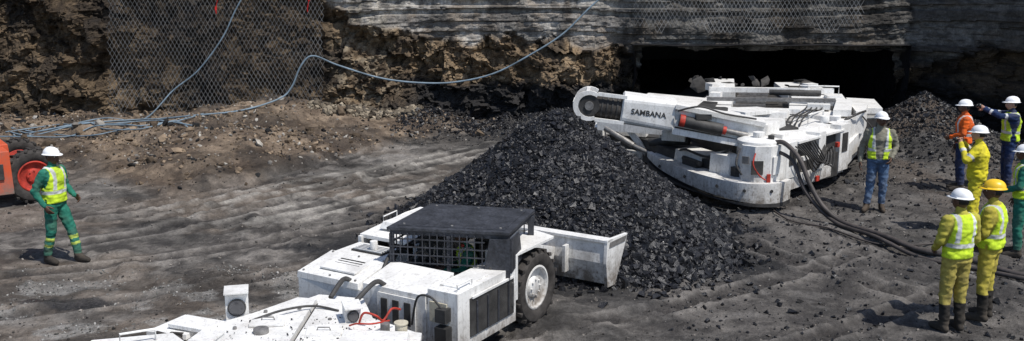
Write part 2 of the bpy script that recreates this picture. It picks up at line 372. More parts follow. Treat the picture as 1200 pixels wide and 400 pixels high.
# ---------------------------------------------------------------- rocks
def ico():
    t=(1+5**.5)/2
    v=np.array([(-1,t,0),(1,t,0),(-1,-t,0),(1,-t,0),(0,-1,t),(0,1,t),(0,-1,-t),(0,1,-t),(t,0,-1),(t,0,1),(-t,0,-1),(-t,0,1)],float);v/=np.linalg.norm(v[0])
    f=np.array([(0,11,5),(0,5,1),(0,1,7),(0,7,10),(0,10,11),(1,5,9),(5,11,4),(11,10,2),(10,7,6),(7,1,8),(3,9,4),(3,4,2),(3,2,6),(3,6,8),(3,8,9),(4,9,5),(2,4,11),(6,2,10),(8,6,7),(9,8,1)])
    return v,f
IV,IF=ico()
BV=np.array([(-1,-1,-1),(1,-1,-1),(1,1,-1),(-1,1,-1),(-1,-1,1),(1,-1,1),(1,1,1),(-1,1,1)],float)*.7
BF=np.array([(0,2,1),(0,3,2),(4,5,6),(4,6,7),(0,1,5),(0,5,4),(1,2,6),(1,6,5),(2,3,7),(2,7,6),(3,0,4),(3,4,7)])
def rocks(name,pos,size,mat_,cols=None,flat=.65,jit=.28,base=(IV,IF)):
    N=len(pos);bv,bf=base;nv=len(bv)
    an=RNG.uniform(.6,1.35,(N,1,3));an[:,:,2]*=flat
    v=bv[None]*(1+RNG.uniform(-jit,jit,(N,nv,1)))+RNG.uniform(-jit*.5,jit*.5,(N,nv,3))
    v=v*an*size[:,None,None]
    q=RNG.normal(size=(N,4));q[:,1:3]*=.55;q/=np.linalg.norm(q,axis=1)[:,None]
    w,x,y,z=q.T
    R=np.stack([1-2*(y*y+z*z),2*(x*y-z*w),2*(x*z+y*w),2*(x*y+z*w),1-2*(x*x+z*z),2*(y*z-x*w),2*(x*z-y*w),2*(y*z+x*w),1-2*(x*x+y*y)],-1).reshape(N,3,3)
    v=np.einsum('nij,nkj->nki',R,v)+pos[:,None,:]
    F=(bf[None]+np.arange(N)[:,None,None]*nv).reshape(-1,3)
    c=None if cols is None else np.repeat(cols,nv,0)
    return mesh_np(name,v.reshape(-1,3),F,[mat_],None,c,False)
BOX=(BV,BF)
def ph(x,y):
    d1=np.sqrt((x-.82)**2+(y-17.0)**2+.02);d2=np.sqrt((x-1.55)**2+((y-15.8)*.95)**2+.1);d3=np.sqrt((x-.1)**2+(y-16.2)**2+.1)
    h=np.maximum(np.maximum(2.17-.735*d1,1.36-.66*d2),1.30-.64*d3)
    return h+(fbm(x*1.5,y*1.5,4,151)-.5)*.22
xs=np.arange(-3.2,5.2,.05);ys=np.arange(12.6,21,.05);X,Y=np.meshgrid(xs,ys);Z=ph(X,Y)+(fbm(X*9,Y*9,3,153)-.5)*.07
Fq=gridF(*X.shape);Zf=Z.ravel();kp=(Zf[Fq].max(1)>-.08)
mesh_np('coal_pile',np.stack([X,Y,np.maximum(Z,-.12)],-1).reshape(-1,3),Fq[kp],[M_coal],None,None,False)
x=RNG.uniform(-3.4,4.8,150000);y=RNG.uniform(12.4,20.6,150000);p=ph(x,y)
k=((p>0)&(y<19.2))|(RNG.random(150000)<.28*np.exp(np.minimum(p,0)*9));x,y,p=x[k],y[k],p[k]
s=(.007+.021*RNG.random(len(x))**2)*(1.3-.3*np.clip(p,0,2))+.026*(RNG.random(len(x))<.025+.05*(p<.5))
rocks('coal_lumps',np.stack([x,y,np.maximum(p,gh(x,y))+s*.35],-1),s*1.3,M_coal,None,.8,.35,BOX)
x=np.concatenate([RNG.uniform(-3.2,4.2,11000),RNG.normal(10.9,1.2,9000),RNG.uniform(2,15,8000)]);y=np.concatenate([28.2-np.abs(RNG.normal(0,1.1,11000)),RNG.normal(25.4,1.3,9000),RNG.uniform(10,28,8000)])
k=y<base_y(x)+.3;x,y=x[k],y[k];s=.010+.032*RNG.random(len(x))**3+.05*(RNG.random(len(x))<.012)
rocks('coal_debris',np.stack([x,y,gh(x,y)+s*.3],-1),s,M_coal,None,.7,base=BOX)
x=RNG.uniform(-15.5,0,70000);y=RNG.uniform(17,28.2,70000);ins=y-Yb(x)+(fbm(x*.6,y*.6,3,5)-.5)*2.2
dens=sst(-.8,2.,ins)*(.25+.75*sst(.4,.62,fbm(x*.7,y*.7,3,161)))*(.35+.65*sst(20,27,y))
k=(RNG.random(len(x))<dens*.5)&(y<base_y(x)+.2);x,y=x[k],y[k]
s=.010+.045*RNG.random(len(x))**3.2+.13*(RNG.random(len(x))<.018)*RNG.random(len(x))
t=RNG.random(len(x));c=mixc((.060,.044,.030),(.30,.225,.155),t**1.6);g=RNG.random(len(x))<.18;c[g]=mixc((.12,.11,.10),(.42,.39,.34),t)[g]
b_=RNG.random(len(x))<.2;c[b_]=(.02,.02,.02)
rocks('rubble',np.stack([x,y,gh(x,y)+s*.3],-1),s,M_chunk,c)
N=36000;x=RNG.uniform(-13,12,N);y=9+19*RNG.random(N)**1.3
s=.004+.015*RNG.random(N)**3+.024*(RNG.random(N)<.014)
k=(RNG.random(N)<.2+.8*sst(.4,.65,fbm(x*.9,y*.9,4,171)));x,y,s=x[k],y[k],s[k]
t=RNG.random(len(x));c=mixc((.028,.027,.026),(.28,.25,.22),t**2)
rocks('gravel',np.stack([x,y,gh(x,y)+s*.3],-1),s,M_chunk,c,base=BOX)
x=RNG.uniform(-7.5,-2.2,9000);y=RNG.uniform(9.5,14.6,9000);k=RNG.random(9000)<sst(.45,.62,fbm(x*1.6,y*2.2,6,71,.6));x,y=x[k],y[k]
s=.005+.016*RNG.random(len(x))**2.5;c=mixc((.07,.07,.065),(.34,.33,.31),RNG.random(len(x))**1.5)
rocks('stone_rubble',np.stack([x,y,gh(x,y)+s*.2],-1),s,M_chunk,c,base=BOX)
x=RNG.uniform(-5.6,-2.6,500)
s=.03+.09*RNG.random(500)**2;y=base_y(x)-.15-.9*RNG.random(500)
rocks('rock_debris',np.stack([x,y,gh(x,y)+s*.4],-1),s,M_chunk,mixc((.05,.04,.03),(.32,.27,.20),RNG.random(500)))
x=np.concatenate([RNG.uniform(-3.1,-1.4,260),RNG.uniform(-4.2,-3.5,80)]);y=np.concatenate([RNG.uniform(8.8,10.1,260),RNG.uniform(8.2,9.3,80)])
z=np.where(x<-3.4,.865,.853);s=.003+.009*RNG.random(340)**2.5
rocks('deck_grit',np.stack([x,y,z],-1),s,M_coal,base=BOX)
# ---------------------------------------------------------------- wire mesh curtains
def curtain(name,x0,x1,z0,z1,sp,off,r):
    mb=MB()
    def sy(x,z): return float(base_y(x)+.13*z-off+.16*(fbm(np.array(x*.7),np.array(z*.5),2,201)-.5)*2-.35*float(sst(2.9,3.8,x)*sst(1.9,2.2,z)))
    for sg in(-1,1):
        k=x0-(z1-z0)*.6
        while k<x1+(z1-z0)*.6:
            pts=[]
            z=z0
            while z<=z1:
                x=k+sg*(z-z0)*.58
                if x0<=x<=x1 and z>=z0+.12*math.sin(x*1.7)+.1*math.sin(x*4.1): pts.append((x,sy(x,z),z))
                elif len(pts)>1: mb.tube(pts,r,3,0,False,False);pts=[]
                else: pts=[]
                z+=sp*1.5
            if len(pts)>1: mb.tube(pts,r,3,0,False,False)
            k+=sp
    return mb.obj(name,[M_wire])
curtain('wire_mesh',-11.3,-5.2,.45,6.5,.12,.46,.0055)
curtain('wire_mesh',3.4,9.9,2.65,6.5,.12,.42,.006)
# ---------------------------------------------------------------- hoses
def spline(pts,n=10):
    pts=[V3(p) for p in pts];out=[]
    P=[pts[0]]+pts+[pts[-1]]
    for i in range(1,len(P)-2):
        a,b,c,d=P[i-1],P[i],P[i+1],P[i+2]
        for k in range(n):
            t=k/n;out.append(.5*((2*b)+(c-a)*t+(2*a-5*b+4*c-d)*t*t+(3*b-a-3*c+d)*t**3))
    out.append(pts[-1]);return out
def G(x,y,dz=.03): return (x,y,float(gh(x,y))+dz)
mb=MB();WY=27.05
h=[(4.2,27.6,5.0),(2.37,27.3,3.58),(1.42,27.2,2.68),(.47,27.1,2.08),(-.47,WY,1.60),(-1.42,WY,1.37),(-2.37,26.9,1.34),(-3.55,26.8,1.48),(-4.74,26.85,1.83),(-5.45,26.95,2.08),(-5.78,26.9,1.82),(-6.04,26.8,1.25),(-6.35,26.6,.95),G(-7.2,25.9),G(-8.4,25.6),G(-9.8,26.2),G(-11.2,25.6),G(-12.6,25.2)]
mb.tube(spline(h),.025,8)
h=[(-5.6,27.2,6),(-7.3,27.1,3.7),(-7.9,27.0,2.6),(-8.6,26.9,1.7),(-9.3,26.8,1.15),G(-10,26.3),G(-11,26.2),G(-12,25.6)]
mb.tube(spline(h),.02,8)
for k in range(6):
    h=[G(-13.2+random.uniform(-.3,.3)+i*.85,25.2+.3*i/7+random.uniform(-.8,.8)) for i in range(6+(k%2))]
    mb.tube(spline(h),.018,6)
mb.obj('air_hose',[M_hose])
mb=MB();mb.tube(spline([(11.0,23.5,6.0),(11.6,23.2,4.3),(12.1,23,3.5),(12.9,22.6,2.9),(14.2,22,2.6),(15.5,21.5,2.8)]),.026,8);mb.obj('blue_cable',[M_hose])
mb=MB()
mb.tube(spline([(4.95,18.4,1.22),(5.1,18.1,1.28),(5.3,17.75,1.05),(5.45,17.5,.62),(5.65,17.25,.25),G(5.95,16.95,.06),G(6.3,16.0,.06),G(6.6,15.3,.06),G(7.15,14.75,.06),G(7.6,14.0,.06),G(8.6,13.3,.06),G(11,12.5,.06)]),.045,10)
mb.tube(spline([(4.9,18.5,1.1),(5.2,17.9,1.0),(5.4,17.5,.45),G(5.8,17.05,.06),G(6.15,16.0,.05),G(6.5,15.1,.05),G(7.0,14.55,.05),G(7.5,13.8,.05),G(8.5,13.0,.05),G(11,12.1,.05)]),.035,10)
mb.tube(spline([G(4.9,17.9),G(5.1,17.3),G(5.6,16.8),G(6.1,15.9),G(6.7,15.6),G(7.4,15.9)]),.016,6)
mb.obj('power_cable',[M_cable])
for x,z0,z1 in((-8.15,3.2,4.4),(-5.62,3.25,4.4)):
    mb=MB();pts=[(x+.03*math.sin(z*9),float(base_y(x))+.13*z-.6,z) for z in np.arange(z0,z1,.1)]
    for i_,(a,b) in enumerate(zip(pts[:-1],pts[1:])): mb.beam(a,b,.02+.03*(i_%2),.012)
    mb.obj('red_marker_tape',[M_flag])
# ---------------------------------------------------------------- low-profile scoop loader (foreground)
L=MB()
O=V3((.36,12.06,0));a=V3((.52,.854,0));a.normalize();r=V3((a.y,-a.x,0))
def Lp(s,q,z=0): v=O+a*s+r*q;return (v.x,v.y,z)
def Lpoly(pts): return [Lp(s,q)[:2] for s,q in pts]
ang=math.atan2(a.y,a.x)
L.prism(Lpoly([(-1.85,-.02),(-.62,-.02),(-.62,-.5),(.62,-.5),(.95,-.55),(.95,-1.85),(.62,-1.9),(-.62,-1.9),(-.62,-2.38),(-1.9,-2.38)]),.28,.76,WH)
L.prism(Lpoly([(-1.7,-.15),(1.0,-.45),(1.0,-1.9),(-1.7,-2.25)]),.2,.28,DK)
def zs_(z0,z1,s0,s1):
    return lambda x,y:z0+(z1-z0)*max(0,min(1,(((x-O.x)*a.x+(y-O.y)*a.y)-s0)/(s1-s0)))
L.prism(Lpoly([(-1.90,-1.42),(-1.90,-2.40),(-1.25,-2.40),(-1.25,-1.42)]),.76,zs_(.84,.95,-1.9,-1.25),WH,.985)
L.prism(Lpoly([(-1.22,-1.55),(-1.22,-2.38),(-.72,-2.38),(-.72,-1.55)]),.76,.93,WH,.98)
L.prism(Lpoly([(-1.24,-1.0),(-1.24,-2.3),(.6,-2.0),(.6,-1.0)]),.70,.80,DK)
L.prism(Lpoly([(-.66,-1.62),(-.66,-2.42),(-.30,-2.42),(.35,-2.42),(.70,-2.42),(.75,-1.62)]),.97,zs_(1.02,1.10,-.6,.2),WH)
L.prism(Lpoly([(-.70,-2.36),(-.70,-2.42),(.70,-2.42),(.70,-2.36)]),.70,1.0,WH)
L.prism(Lpoly([(-.45,-1.75),(-.45,-2.25),(.25,-2.25),(.25,-1.75)]),1.07,1.16,WH,.88)
L.prism(Lpoly([(-1.75,-1.6),(-1.75,-2.15),(-1.40,-2.15),(-1.40,-1.6)]),.88,zs_(.885,.955,-1.9,-1.25),WH)
for i in range(6): L.beam(Lp(-1.72+i*.055,-1.68,.885+i*.0105),Lp(-1.72+i*.055,-2.07,.885+i*.0105),.018,.012,DK)
L.prism(Lpoly([(-1.1,-1.7),(-1.1,-2.2),(-.85,-2.2),(-.85,-1.7)]),.93,.955,DK)
L.prism(Lpoly([(-.62,-1.5),(-.62,-1.56),(.62,-1.56),(.62,-1.5)]),.74,.98,WH)
for i in range(5): L.beam(Lp(-1.07+i*.05,-1.72,.96),Lp(-1.07+i*.05,-2.18,.96),.015,.02,WH)
for q in(-1.5,-1.9,-2.33):
    for s_ in(-1.85,-1.3): L.cyl(Lp(s_,q,.83),Lp(s_,q,.865 if s_<-1.5 else .96),.016,n=6,m=ST)
L.tube(spline([Lp(-1.5,-1.38,.85),Lp(-1.3,-1.42,1.02),Lp(-1.0,-1.5,1.0),Lp(-.7,-1.6,.9)]),.025,8,DK)
L.tube(spline([Lp(-1.3,-1.38,.85),Lp(-1.1,-1.46,.98),Lp(-.8,-1.5,1.04),Lp(-.5,-1.58,.9)]),.02,8,DK)
L.cyl(Lp(-1.0,-1.9,.95),Lp(-1.0,-1.9,1.08),.05,m=WH);L.tube([Lp(-.2,-2.38,1.08),Lp(-.2,-2.38,1.16),Lp(.1,-2.38,1.18),Lp(.1,-2.38,1.1)],.01,6,WH)
L.prism(Lpoly([(-1.87,.0),(-.60,.0),(-.60,-.42),(-1.87,-.42)]),.24,.95,WH,.99)
L.prism(Lpoly([(-1.7,-.08),(-1.1,-.08),(-1.1,-.36),(-1.7,-.36)]),.95,.968,WH)
L.cyl(Lp(-.85,-.2,.95),Lp(-.85,-.2,.985),.06,m=DK);L.tube([Lp(-1.8,-.05,.95),Lp(-1.8,-.05,1.03),Lp(-1.5,-.05,1.03),Lp(-1.5,-.05,.96)],.010,6,WH)
L.prism(Lpoly([(-1.88,-.44),(-1.3,-.44),(-1.3,-1.36),(-1.88,-1.36)]),.30,zs_(.86,.98,-1.88,-1.4),WH)
L.prism(Lpoly([(-.55,-.02),(.40,-.02),(.55,-.45),(-.55,-.45)]),1.05,1.085,WH)
L.prism(Lpoly([(-.60,.0),(-.55,.0),(-.55,-.45),(-.60,-.45)]),.5,1.085,WH)
c=V3(Lp(-1.15,.008,.60));L.box(c,(.95,.02,.46),ang,DK)  # dark inside of the door opening, painted as a flat black panel
for k in range(4): L.box(V3(Lp(-1.5+k*.23,.02,.58)),(.03,.02,.4),ang,CN)
L.box(V3(Lp(-1.15,.022,.84)),(.9,.025,.03),ang,WH);L.box(V3(Lp(-.72,.03,.62)),(.02,.03,.3),ang,ST)
L.box(V3(Lp(-1.89,-.25,.7)),(.24,.02,.24),ang-math.pi/2,CR)
L.box(V3(Lp(-1.895,-.85,.60)),(.56,.02,.40),ang-math.pi/2,WH)
for q in(-.68,-.85,-1.02): L.box(V3(Lp(-1.908,q,.60)),(.09,.02,.28),ang-math.pi/2,DK)
L.box(V3(Lp(-1.93,-.16,.46)),(.12,.16,.2),ang,DK);L.box(V3(Lp(-1.93,-.16,.70)),(.12,.14,.16),ang,DK)
L.tube(spline([Lp(-1.95,-.16,.78),Lp(-1.97,-.3,.9),Lp(-1.95,-.5,.85),Lp(-1.93,-.6,.5)]),.014,6,DK)
A=(-1.54,11.63);B=(-.03,11.36);C_=(.30,12.5);D=(-1.09,12.84);zc=1.385
def q4(u,v):
    return (A[0]*(1-u)*(1-v)+B[0]*u*(1-v)+C_[0]*u*v+D[0]*(1-u)*v,A[1]*(1-u)*(1-v)+B[1]*u*(1-v)+C_[1]*u*v+D[1]*(1-u)*v)
L.prism([q4(.0,.0),q4(1,0),q4(1,1),q4(0,1)],zc,zc+.035,CN)
L.prism([q4(.02,.02),q4(.98,.02),q4(.98,.98),q4(.02,.98)],zc-.06,zc,CN)
L.prism([q4(.06,.08),q4(.94,.08),q4(.94,.92),q4(.06,.92)],zc+.035,zc+.042,CN)
for u,v in((.1,.12),(.5,.12),(.9,.12),(.1,.88),(.5,.88),(.9,.88)): L.cyl((*q4(u,v),zc+.04),(*q4(u,v),zc+.055),.018,n=6,m=ST)
def P3(u,v,z): p=q4(u,v);return (p[0],p[1],z)
for u,v,w in((.03,.03,.06),(.97,.03,.09),(.97,.97,.08),(.03,.97,.06),(.5,.03,.05)): L.beam(P3(u,v,.8),P3(u,v,zc-.05),w,w,CN)
L.slab([P3(.78,.0,.80),P3(1.0,.0,.80),P3(1.0,.0,zc-.05),P3(.84,.0,zc-.05)],.02,(0,-1,0),CN)
L.slab([P3(1,.02,.90),P3(1.0,.42,.96),P3(1.0,.32,zc-.05),P3(1,.02,zc-.05)],.02,(1,0,0),CN)
for i in range(13): u=.05+.73*i/12;L.beam(P3(u,.0,.96),P3(u,.0,zc-.03),.014,.014,CN)
for z in(.98,1.08,1.18,1.28): L.beam(P3(.03,.0,z),P3(.8,.0,z),.014,.016,CN)
for i in range(8): v=.08+.84*i/7;L.beam(P3(0,v,.98),P3(0,v,zc-.03),.016,.016,CN)
for z in(1.05,1.2): L.beam(P3(0,.03,z),P3(0,.97,z),.016,.02,CN)
for i in range(5): u=.1+.8*i/4;L.beam(P3(u,1,1.03),P3(u,1,zc-.03),.016,.016,CN)
L.prism([q4(.05,.05),q4(.95,.05),q4(.95,.95),q4(.05,.95)],.78,.81,DK)
L.prism([q4(.08,.5),q4(.35,.5),q4(.35,.9),q4(.08,.9)],.82,1.12,DK)
L.box(P3(.62,.75,.95),(.3,.2,.28),ang,DK);L.box(P3(.75,.5,.98),(.45,.1,.3),ang-.2,RB)
L.cyl(P3(.22,.75,1.12),P3(.22,.75,1.2),.02,m=ST)
L.lathe(P3(.42,.8,1.16),(.3,-.5,.8),[(.15,-.012),(.165,0),(.15,.012),(.135,0)],20,DK,True,True)
for u in(.2,.28,.36,.52): L.cyl(P3(u,.3,.85),P3(u+.02,.28,1.12),.012,m=ST);L.ellip(P3(u+.02,.28,1.13),(.025,.025,.025),m=RD if u>.5 else DK)
L.tube(spline([P3(.1,.2,.9),P3(.25,.1,1.1),P3(.4,.15,.95),P3(.6,.1,1.05)]),.015,6,DK)
for q in(-.75,-1.65): L.beam(Lp(.6,q,.75),Lp(1.62,q,.42),.14,.2,WH)
L.beam(Lp(.7,-1.2,.7),Lp(1.6,-1.2,.5),.1,.1,ST)
def bk(q0,q1,pts,m=WH):
    vs=[Lp(s,q0,z) for s,z in pts]+[Lp(s,q1,z) for s,z in pts];n=len(pts)
    L.add(vs,[tuple(range(n)),tuple(range(n,2*n))[::-1]]+[(i,n+i,n+(i+1)%n,(i+1)%n) for i in range(n)],m)
bp=[(1.66,.72),(1.62,.40),(1.68,.08),(1.85,.03),(2.5,.03),(2.5,.07),(1.88,.07),(1.74,.12),(1.68,.40),(1.72,.72)]
bk(-2.55,.12,bp)
for q0 in(.12,-2.55-.05): bk(q0,q0+.05,[(1.63,.75),(1.60,.4),(1.66,.04),(1.9,.02),(2.02,.2),(2.3,.70)])
bk(-2.55,.17,[(1.62,.74),(1.62,.70),(1.80,.70),(1.80,.74)])
bk(.165,.18,[(1.70,.70),(1.68,.62),(2.2,.60),(2.26,.68)],ST)
for q in(-.5,-1.1,-1.7): bk(q,q+.05,[(1.52,.6),(1.52,.2),(1.66,.2),(1.66,.6)])
for q,sg in((-.2,1),(-2.2,-1)): L.wheel(Lp(0,q,.49),r*sg,.5,.38,RB,WH,20)
RU=[(-4.2,5.6),(-1.2,5.4),(-.9,8.8),(-1.0,9.9),(-1.55,10.35),(-1.75,11.0),(-2.3,11.15),(-2.75,10.55),(-3.1,10.45),(-3.75,9.4)]
L.prism([(-3.5,5.6),(-1.5,5.5),(-1.35,9.8),(-1.8,10.9),(-2.3,11.0),(-3.2,10.3)],.2,.62,DK)
L.prism(RU,.60,.72,WH)
L.prism([(-3.2,7.0),(-2.30,6.95),(-2.22,10.7),(-2.45,10.75),(-2.85,10.2),(-3.15,9.9)],.74,.84,WH,.97)
L.prism([(-2.26,6.95),(-1.5,6.9),(-1.38,9.6),(-1.8,10.15),(-2.0,10.65),(-2.18,10.7)],.74,.85,WH,.97)
L.prism([(-2.28,7),(-2.24,7),(-2.18,10.6),(-2.22,10.6)],.7,.80,DK)
L.prism([(-1.45,8.3),(-.92,8.25),(-.95,9.75),(-1.5,9.95)],.72,.78,WH)
L.prism([(-1.75,9.0),(-1.02,8.95),(-1.05,9.55),(-1.75,9.6)],.78,.88,WH,.95)
L.prism([(-4.45,6.5),(-3.4,6.5),(-3.2,9.2),(-3.5,9.55),(-4.25,9.35)],.80,.86,WH)
L.prism([(-3.85,9.75),(-3.4,9.65),(-3.25,10.05),(-3.6,10.25)],.74,.80,WH)
L.prism([(-4.3,6.5),(-4.25,6.5),(-4.1,9.35),(-4.15,9.35)],.4,.80,WH)
L.wheel((-3.75,8.3,.49),(-1,0,0),.5,.38,RB,WH,20);L.wheel((-1.35,7.3,.49),(1,0,0),.5,.38,RB,WH,20)
L.wheel((-3.60,9.62,.42),(-.95,.3,0),.40,.3,RB,WH,18)
def lamp(x,y,z,yaw,w=.26,h=.28,lens=.085):
    L.box((x,y,z+h/2),(w,.22,h),yaw,WH)
    f=Matrix.Rotation(yaw,3,'Z')@V3((0,-1,0));p=V3((x,y,z+h/2))+f*.11
    L.cyl(p,p+f*.03,lens*1.15,n=20,m=DK);L.cyl(p+f*.02,p+f*.036,lens,n=20,m=GL)
    L.box(V3((x,y,z+h+.012))+f*.04,(w+.02,.28,.02),yaw,WH)
lamp(-3.02,10.24,.76,.25,.24,.33,.085);lamp(-1.72,9.98,.84,.3,.17,.17,.055)
lamp(-2.95,9.0,.84,-.2,.22,.2)
L.box((-3.35,9.85,.84),(.5,.3,.04),-.4,WH)
L.cyl((-1.15,9.62,.80),(-1.15,9.62,.93),.065,m=CR);L.cyl((-1.15,9.62,.93),(-1.15,9.62,.95),.075,m=CR)
L.cyl((-1.33,9.72,.80),(-1.33,9.72,.9),.05,m=ST);L.cyl((-2.6,9.6,.84),(-2.6,9.6,.89),.08,m=ST)
L.tube(spline([(-1.62,9.85,.86),(-1.55,9.75,1.0),(-1.42,9.72,.98),(-1.36,9.8,.9),(-1.28,9.9,.99),(-1.2,10.0,.95)]),.013,8,RD)
L.tube(spline([(-1.7,9.7,.88),(-1.6,9.6,.94),(-1.45,9.62,.93),(-1.3,9.85,.88)]),.010,8,RD)
L.tube(spline([(-1.8,10.6,.8),(-1.6,10.9,.95),(-1.5,11.1,.85),(-1.4,11.3,.7)]),.03,8,DK)
L.tube(spline([(-2.1,10.8,.8),(-2.0,11.1,.92),(-1.95,11.4,.8)]),.03,8,DK)
L.tube(spline([(-2.8,9.9,.85),(-2.5,10.1,.9),(-2.2,10.3,.88),(-1.9,10.2,.86)]),.014,6,DK)
for x,y in((-2.9,9.7),(-2.0,9.3),(-2.4,8.8),(-1.6,8.7),(-2.7,10.2),(-3.05,9.4),(-2.35,10.3),(-1.95,9.95)): L.cyl((x,y,.84),(x,y,.868),.022,n=6,m=ST)
for x,y in((-2.6,9.9),(-2.75,9.2),(-1.9,8.7),(-1.95,9.6)): L.box((x,y,.856),(.36,.3,.022),.1,WH);L.tube([(x-.07,y,.865),(x-.06,y,.90),(x+.06,y,.90),(x+.07,y,.865)],.008,6,ST)
L.tube([(-3.9,9.2,.86),(-3.9,9.2,.98),(-3.6,9.35,.98),(-3.6,9.35,.86)],.014,6,WH)
L.obj('scoop_loader',MM,.012)
# ---------------------------------------------------------------- continuous miner
K=MB()
K.prism([(3.3,20.5),(4.3,18.5),(5.1,18.5),(6.8,20.1),(8.5,23.3),(8.8,31),(5.6,31),(2.6,22.6)],.22,.72,DK)
K.prism([(4.9,19.3),(6.3,20.4),(8.2,24.4),(7.6,24.8),(4.6,20.0)],.02,.5,RB);K.prism([(3.4,21.0),(4.0,20.4),(6.2,26),(5.5,26.3)],.02,.5,RB)
bpth=spline([(2.95,21.0,0),(3.10,20.1,0),(3.45,19.1,0),(3.92,18.25,0),(4.42,17.82,0),(4.98,17.86,0),(5.3,18.2,0)],8)
def wallstrip(path,z0,z1,th,m,K=K,z0f=None):
    n=len(path);vs=[];
    for i,p in enumerate(path):
        d=path[min(i+1,n-1)]-path[max(i-1,0)];nn=V3((-d.y,d.x,0)).normalized()*th
        zb=z0 if z0f is None else z0f(i/(n-1))
        for q,z in((p,zb),(p,z1),(p+nn,z1),(p+nn,zb)): vs.append((q.x,q.y,z))
    K.add(vs,[(i*4+j,(i+1)*4+j,(i+1)*4+(j+1)%4,i*4+(j+1)%4) for i in range(n-1) for j in range(4)]+[(3,2,1,0),tuple((n-1)*4+j for j in range(4))],m)
wallstrip(bpth,.16,.56,.10,WH,z0f=lambda t:.16+.28*(1-t)**2)
wallstrip([p+V3((.0,-.015,0)) for p in bpth],.12,.18,.14,DK,z0f=lambda t:.1+.26*(1-t)**2)
for t_ in (8,16,24,31,38): p=bpth[t_];K.cyl(p+V3((-.02,-.03,.42)),p+V3((0,.05,.42)),.03,n=8,m=DK)
K.prism([(3.05,20.9),(3.2,20.1),(3.55,19.2),(4.0,18.4),(4.45,17.98),(4.98,18.0),(5.2,18.4),(4.6,19.2),(4.0,20.4),(3.6,21.4)],.50,.54,WH)
K.prism([(3.4,20.2),(3.8,19.4),(4.3,19.6),(3.9,20.5)],.54,.78,WH,.94);K.prism([(3.9,19.0),(4.2,18.6),(4.45,18.7),(4.3,19.3)],.54,.92,WH,.95);K.prism([(3.5,19.8),(3.7,19.3),(3.9,19.4),(3.7,19.9)],.54,.66,DK)
K.cyl((3.55,19.9,.64),(3.75,19.2,.66),.05,m=DK);K.tube(spline([(3.5,20.3,.7),(3.55,19.7,.85),(3.9,19.2,.8),(4.3,18.9,1.0)]),.025,6,DK)
K.prism([(4.35,18.2),(4.55,18.03),(4.85,18.03),(5.15,18.25),(5.35,18.6),(5.1,19.2),(4.45,19.1)],.3,1.22,WH)
K.lathe((4.72,18.5,1.22),(0,0,1),[(.40,0),(.40,.05),(.3,.09),(.12,.1),(.02,.1)],24,WH)
K.cyl((4.72,18.5,1.3),(4.72,18.5,1.42),.11,m=WH);K.cyl((4.92,18.35,1.28),(4.92,18.35,1.38),.06,m=DK)
K.box((4.6,18.02,.82),(.22,.03,.26),0,DK);K.box((4.82,18.005,.62),(.07,.03,.16),.1,RD);K.box((4.98,18.10,.85),(.2,.03,.34),.65,WH);K.box((4.40,18.12,.95),(.13,.03,.14),-.6,ST)
K.tube(spline([(4.55,18.0,1.1),(4.5,17.93,.9),(4.62,17.93,.7),(4.75,17.96,.6)]),.014,6,RD)
K.tube(spline([(4.3,18.2,1.15),(4.2,18.0,.9),(4.3,17.95,.7)]),.022,6,DK)
def flank(s0,s1,z0,z1,m,out=0,dp=.4):
    p0=V3((5.25,18.45,0));d=V3((1.62,1.75,0)).normalized();nn=V3((d.y,-d.x,0))
    aa=p0+d*s0+nn*out;bb=p0+d*s1+nn*out
    K.prism([(aa.x,aa.y),(bb.x,bb.y),((bb-nn*dp).x,(bb-nn*dp).y),((aa-nn*dp).x,(aa-nn*dp).y)],z0,z1,m)
flank(0,2.6,.25,.50,WH);flank(0,.42,.50,1.2,WH,.02);flank(.42,1.3,.5,1.15,DK,-.22);flank(1.3,1.6,.5,1.25,WH,.04);flank(1.6,2.4,.5,1.1,DK,-.2);flank(2.3,2.75,.3,1.28,WH,.03)
flank(.5,.7,.52,1.0,CR,-.10,.1);flank(.85,1.2,.52,.8,WH,-.08,.2);flank(1.85,2.2,.55,.85,ST,-.08,.2);flank(.1,.36,.75,1.05,DK,.035,.05);flank(2.4,2.65,.7,1.1,DK,.045,.05);flank(1.38,1.55,.6,.8,DK,.05,.05);flank(.95,1.1,.85,1.1,RD,-.16,.1)
flank(.4,1.35,1.15,1.19,WH,.06,.5);flank(1.6,2.45,1.15,1.19,WH,.05,.5)
for k in range(9): K.tube(spline([(5.42+k*.07,18.45+k*.08,1.15),(5.62+k*.1,18.5+k*.1,.98-.05*k),(6.0+.06*k,19.0+.06*k,.55+.05*k),(6.4,19.7,1.1-.05*k)]),.016,6,DK)
K.box((6.05,19.0,.4),(.12,.04,.1),.8,RD);K.box((6.65,19.72,.95),(.1,.06,.1),.8,RD)
K.prism([(6.8,20.3),(7.1,20.4),(8.2,22.6),(8.5,23.9),(8.1,24.2),(7.4,22.6)],.35,.80,WH)
K.prism([(6.95,20.8),(7.2,20.8),(7.7,21.7),(7.4,21.9)],.80,1.25,WH,.95);K.prism([(7.75,21.9),(7.95,21.9),(8.5,23.2),(8.1,23.5)],.80,1.30,WH,.95);K.prism([(6.9,21),(7.4,21.9),(8.1,23.4),(7.5,23.6)],.7,1.05,DK)
K.prism([(8.1,23.0),(8.75,22.9),(9.15,24.6),(8.5,24.9)],.45,1.22,WH,.95)
K.box((8.45,22.95,.80),(.4,.04,.36),-.1,DK);K.box((8.45,22.92,1.08),(.5,.04,.04),-.1,ST);K.box((7.75,21.4,.55),(.9,.03,.2),1.08,DK);K.box((8.7,22.9,.95),(.1,.06,.1),0,RD)
K.tube(spline([(7.9,21.9,1.2),(8.15,21.9,.9),(8.3,22.3,.6)]),.02,6,DK);K.tube(spline([(7.2,21,1.25),(7.6,21.3,1.35),(8.0,22,1.3)]),.025,6,DK)
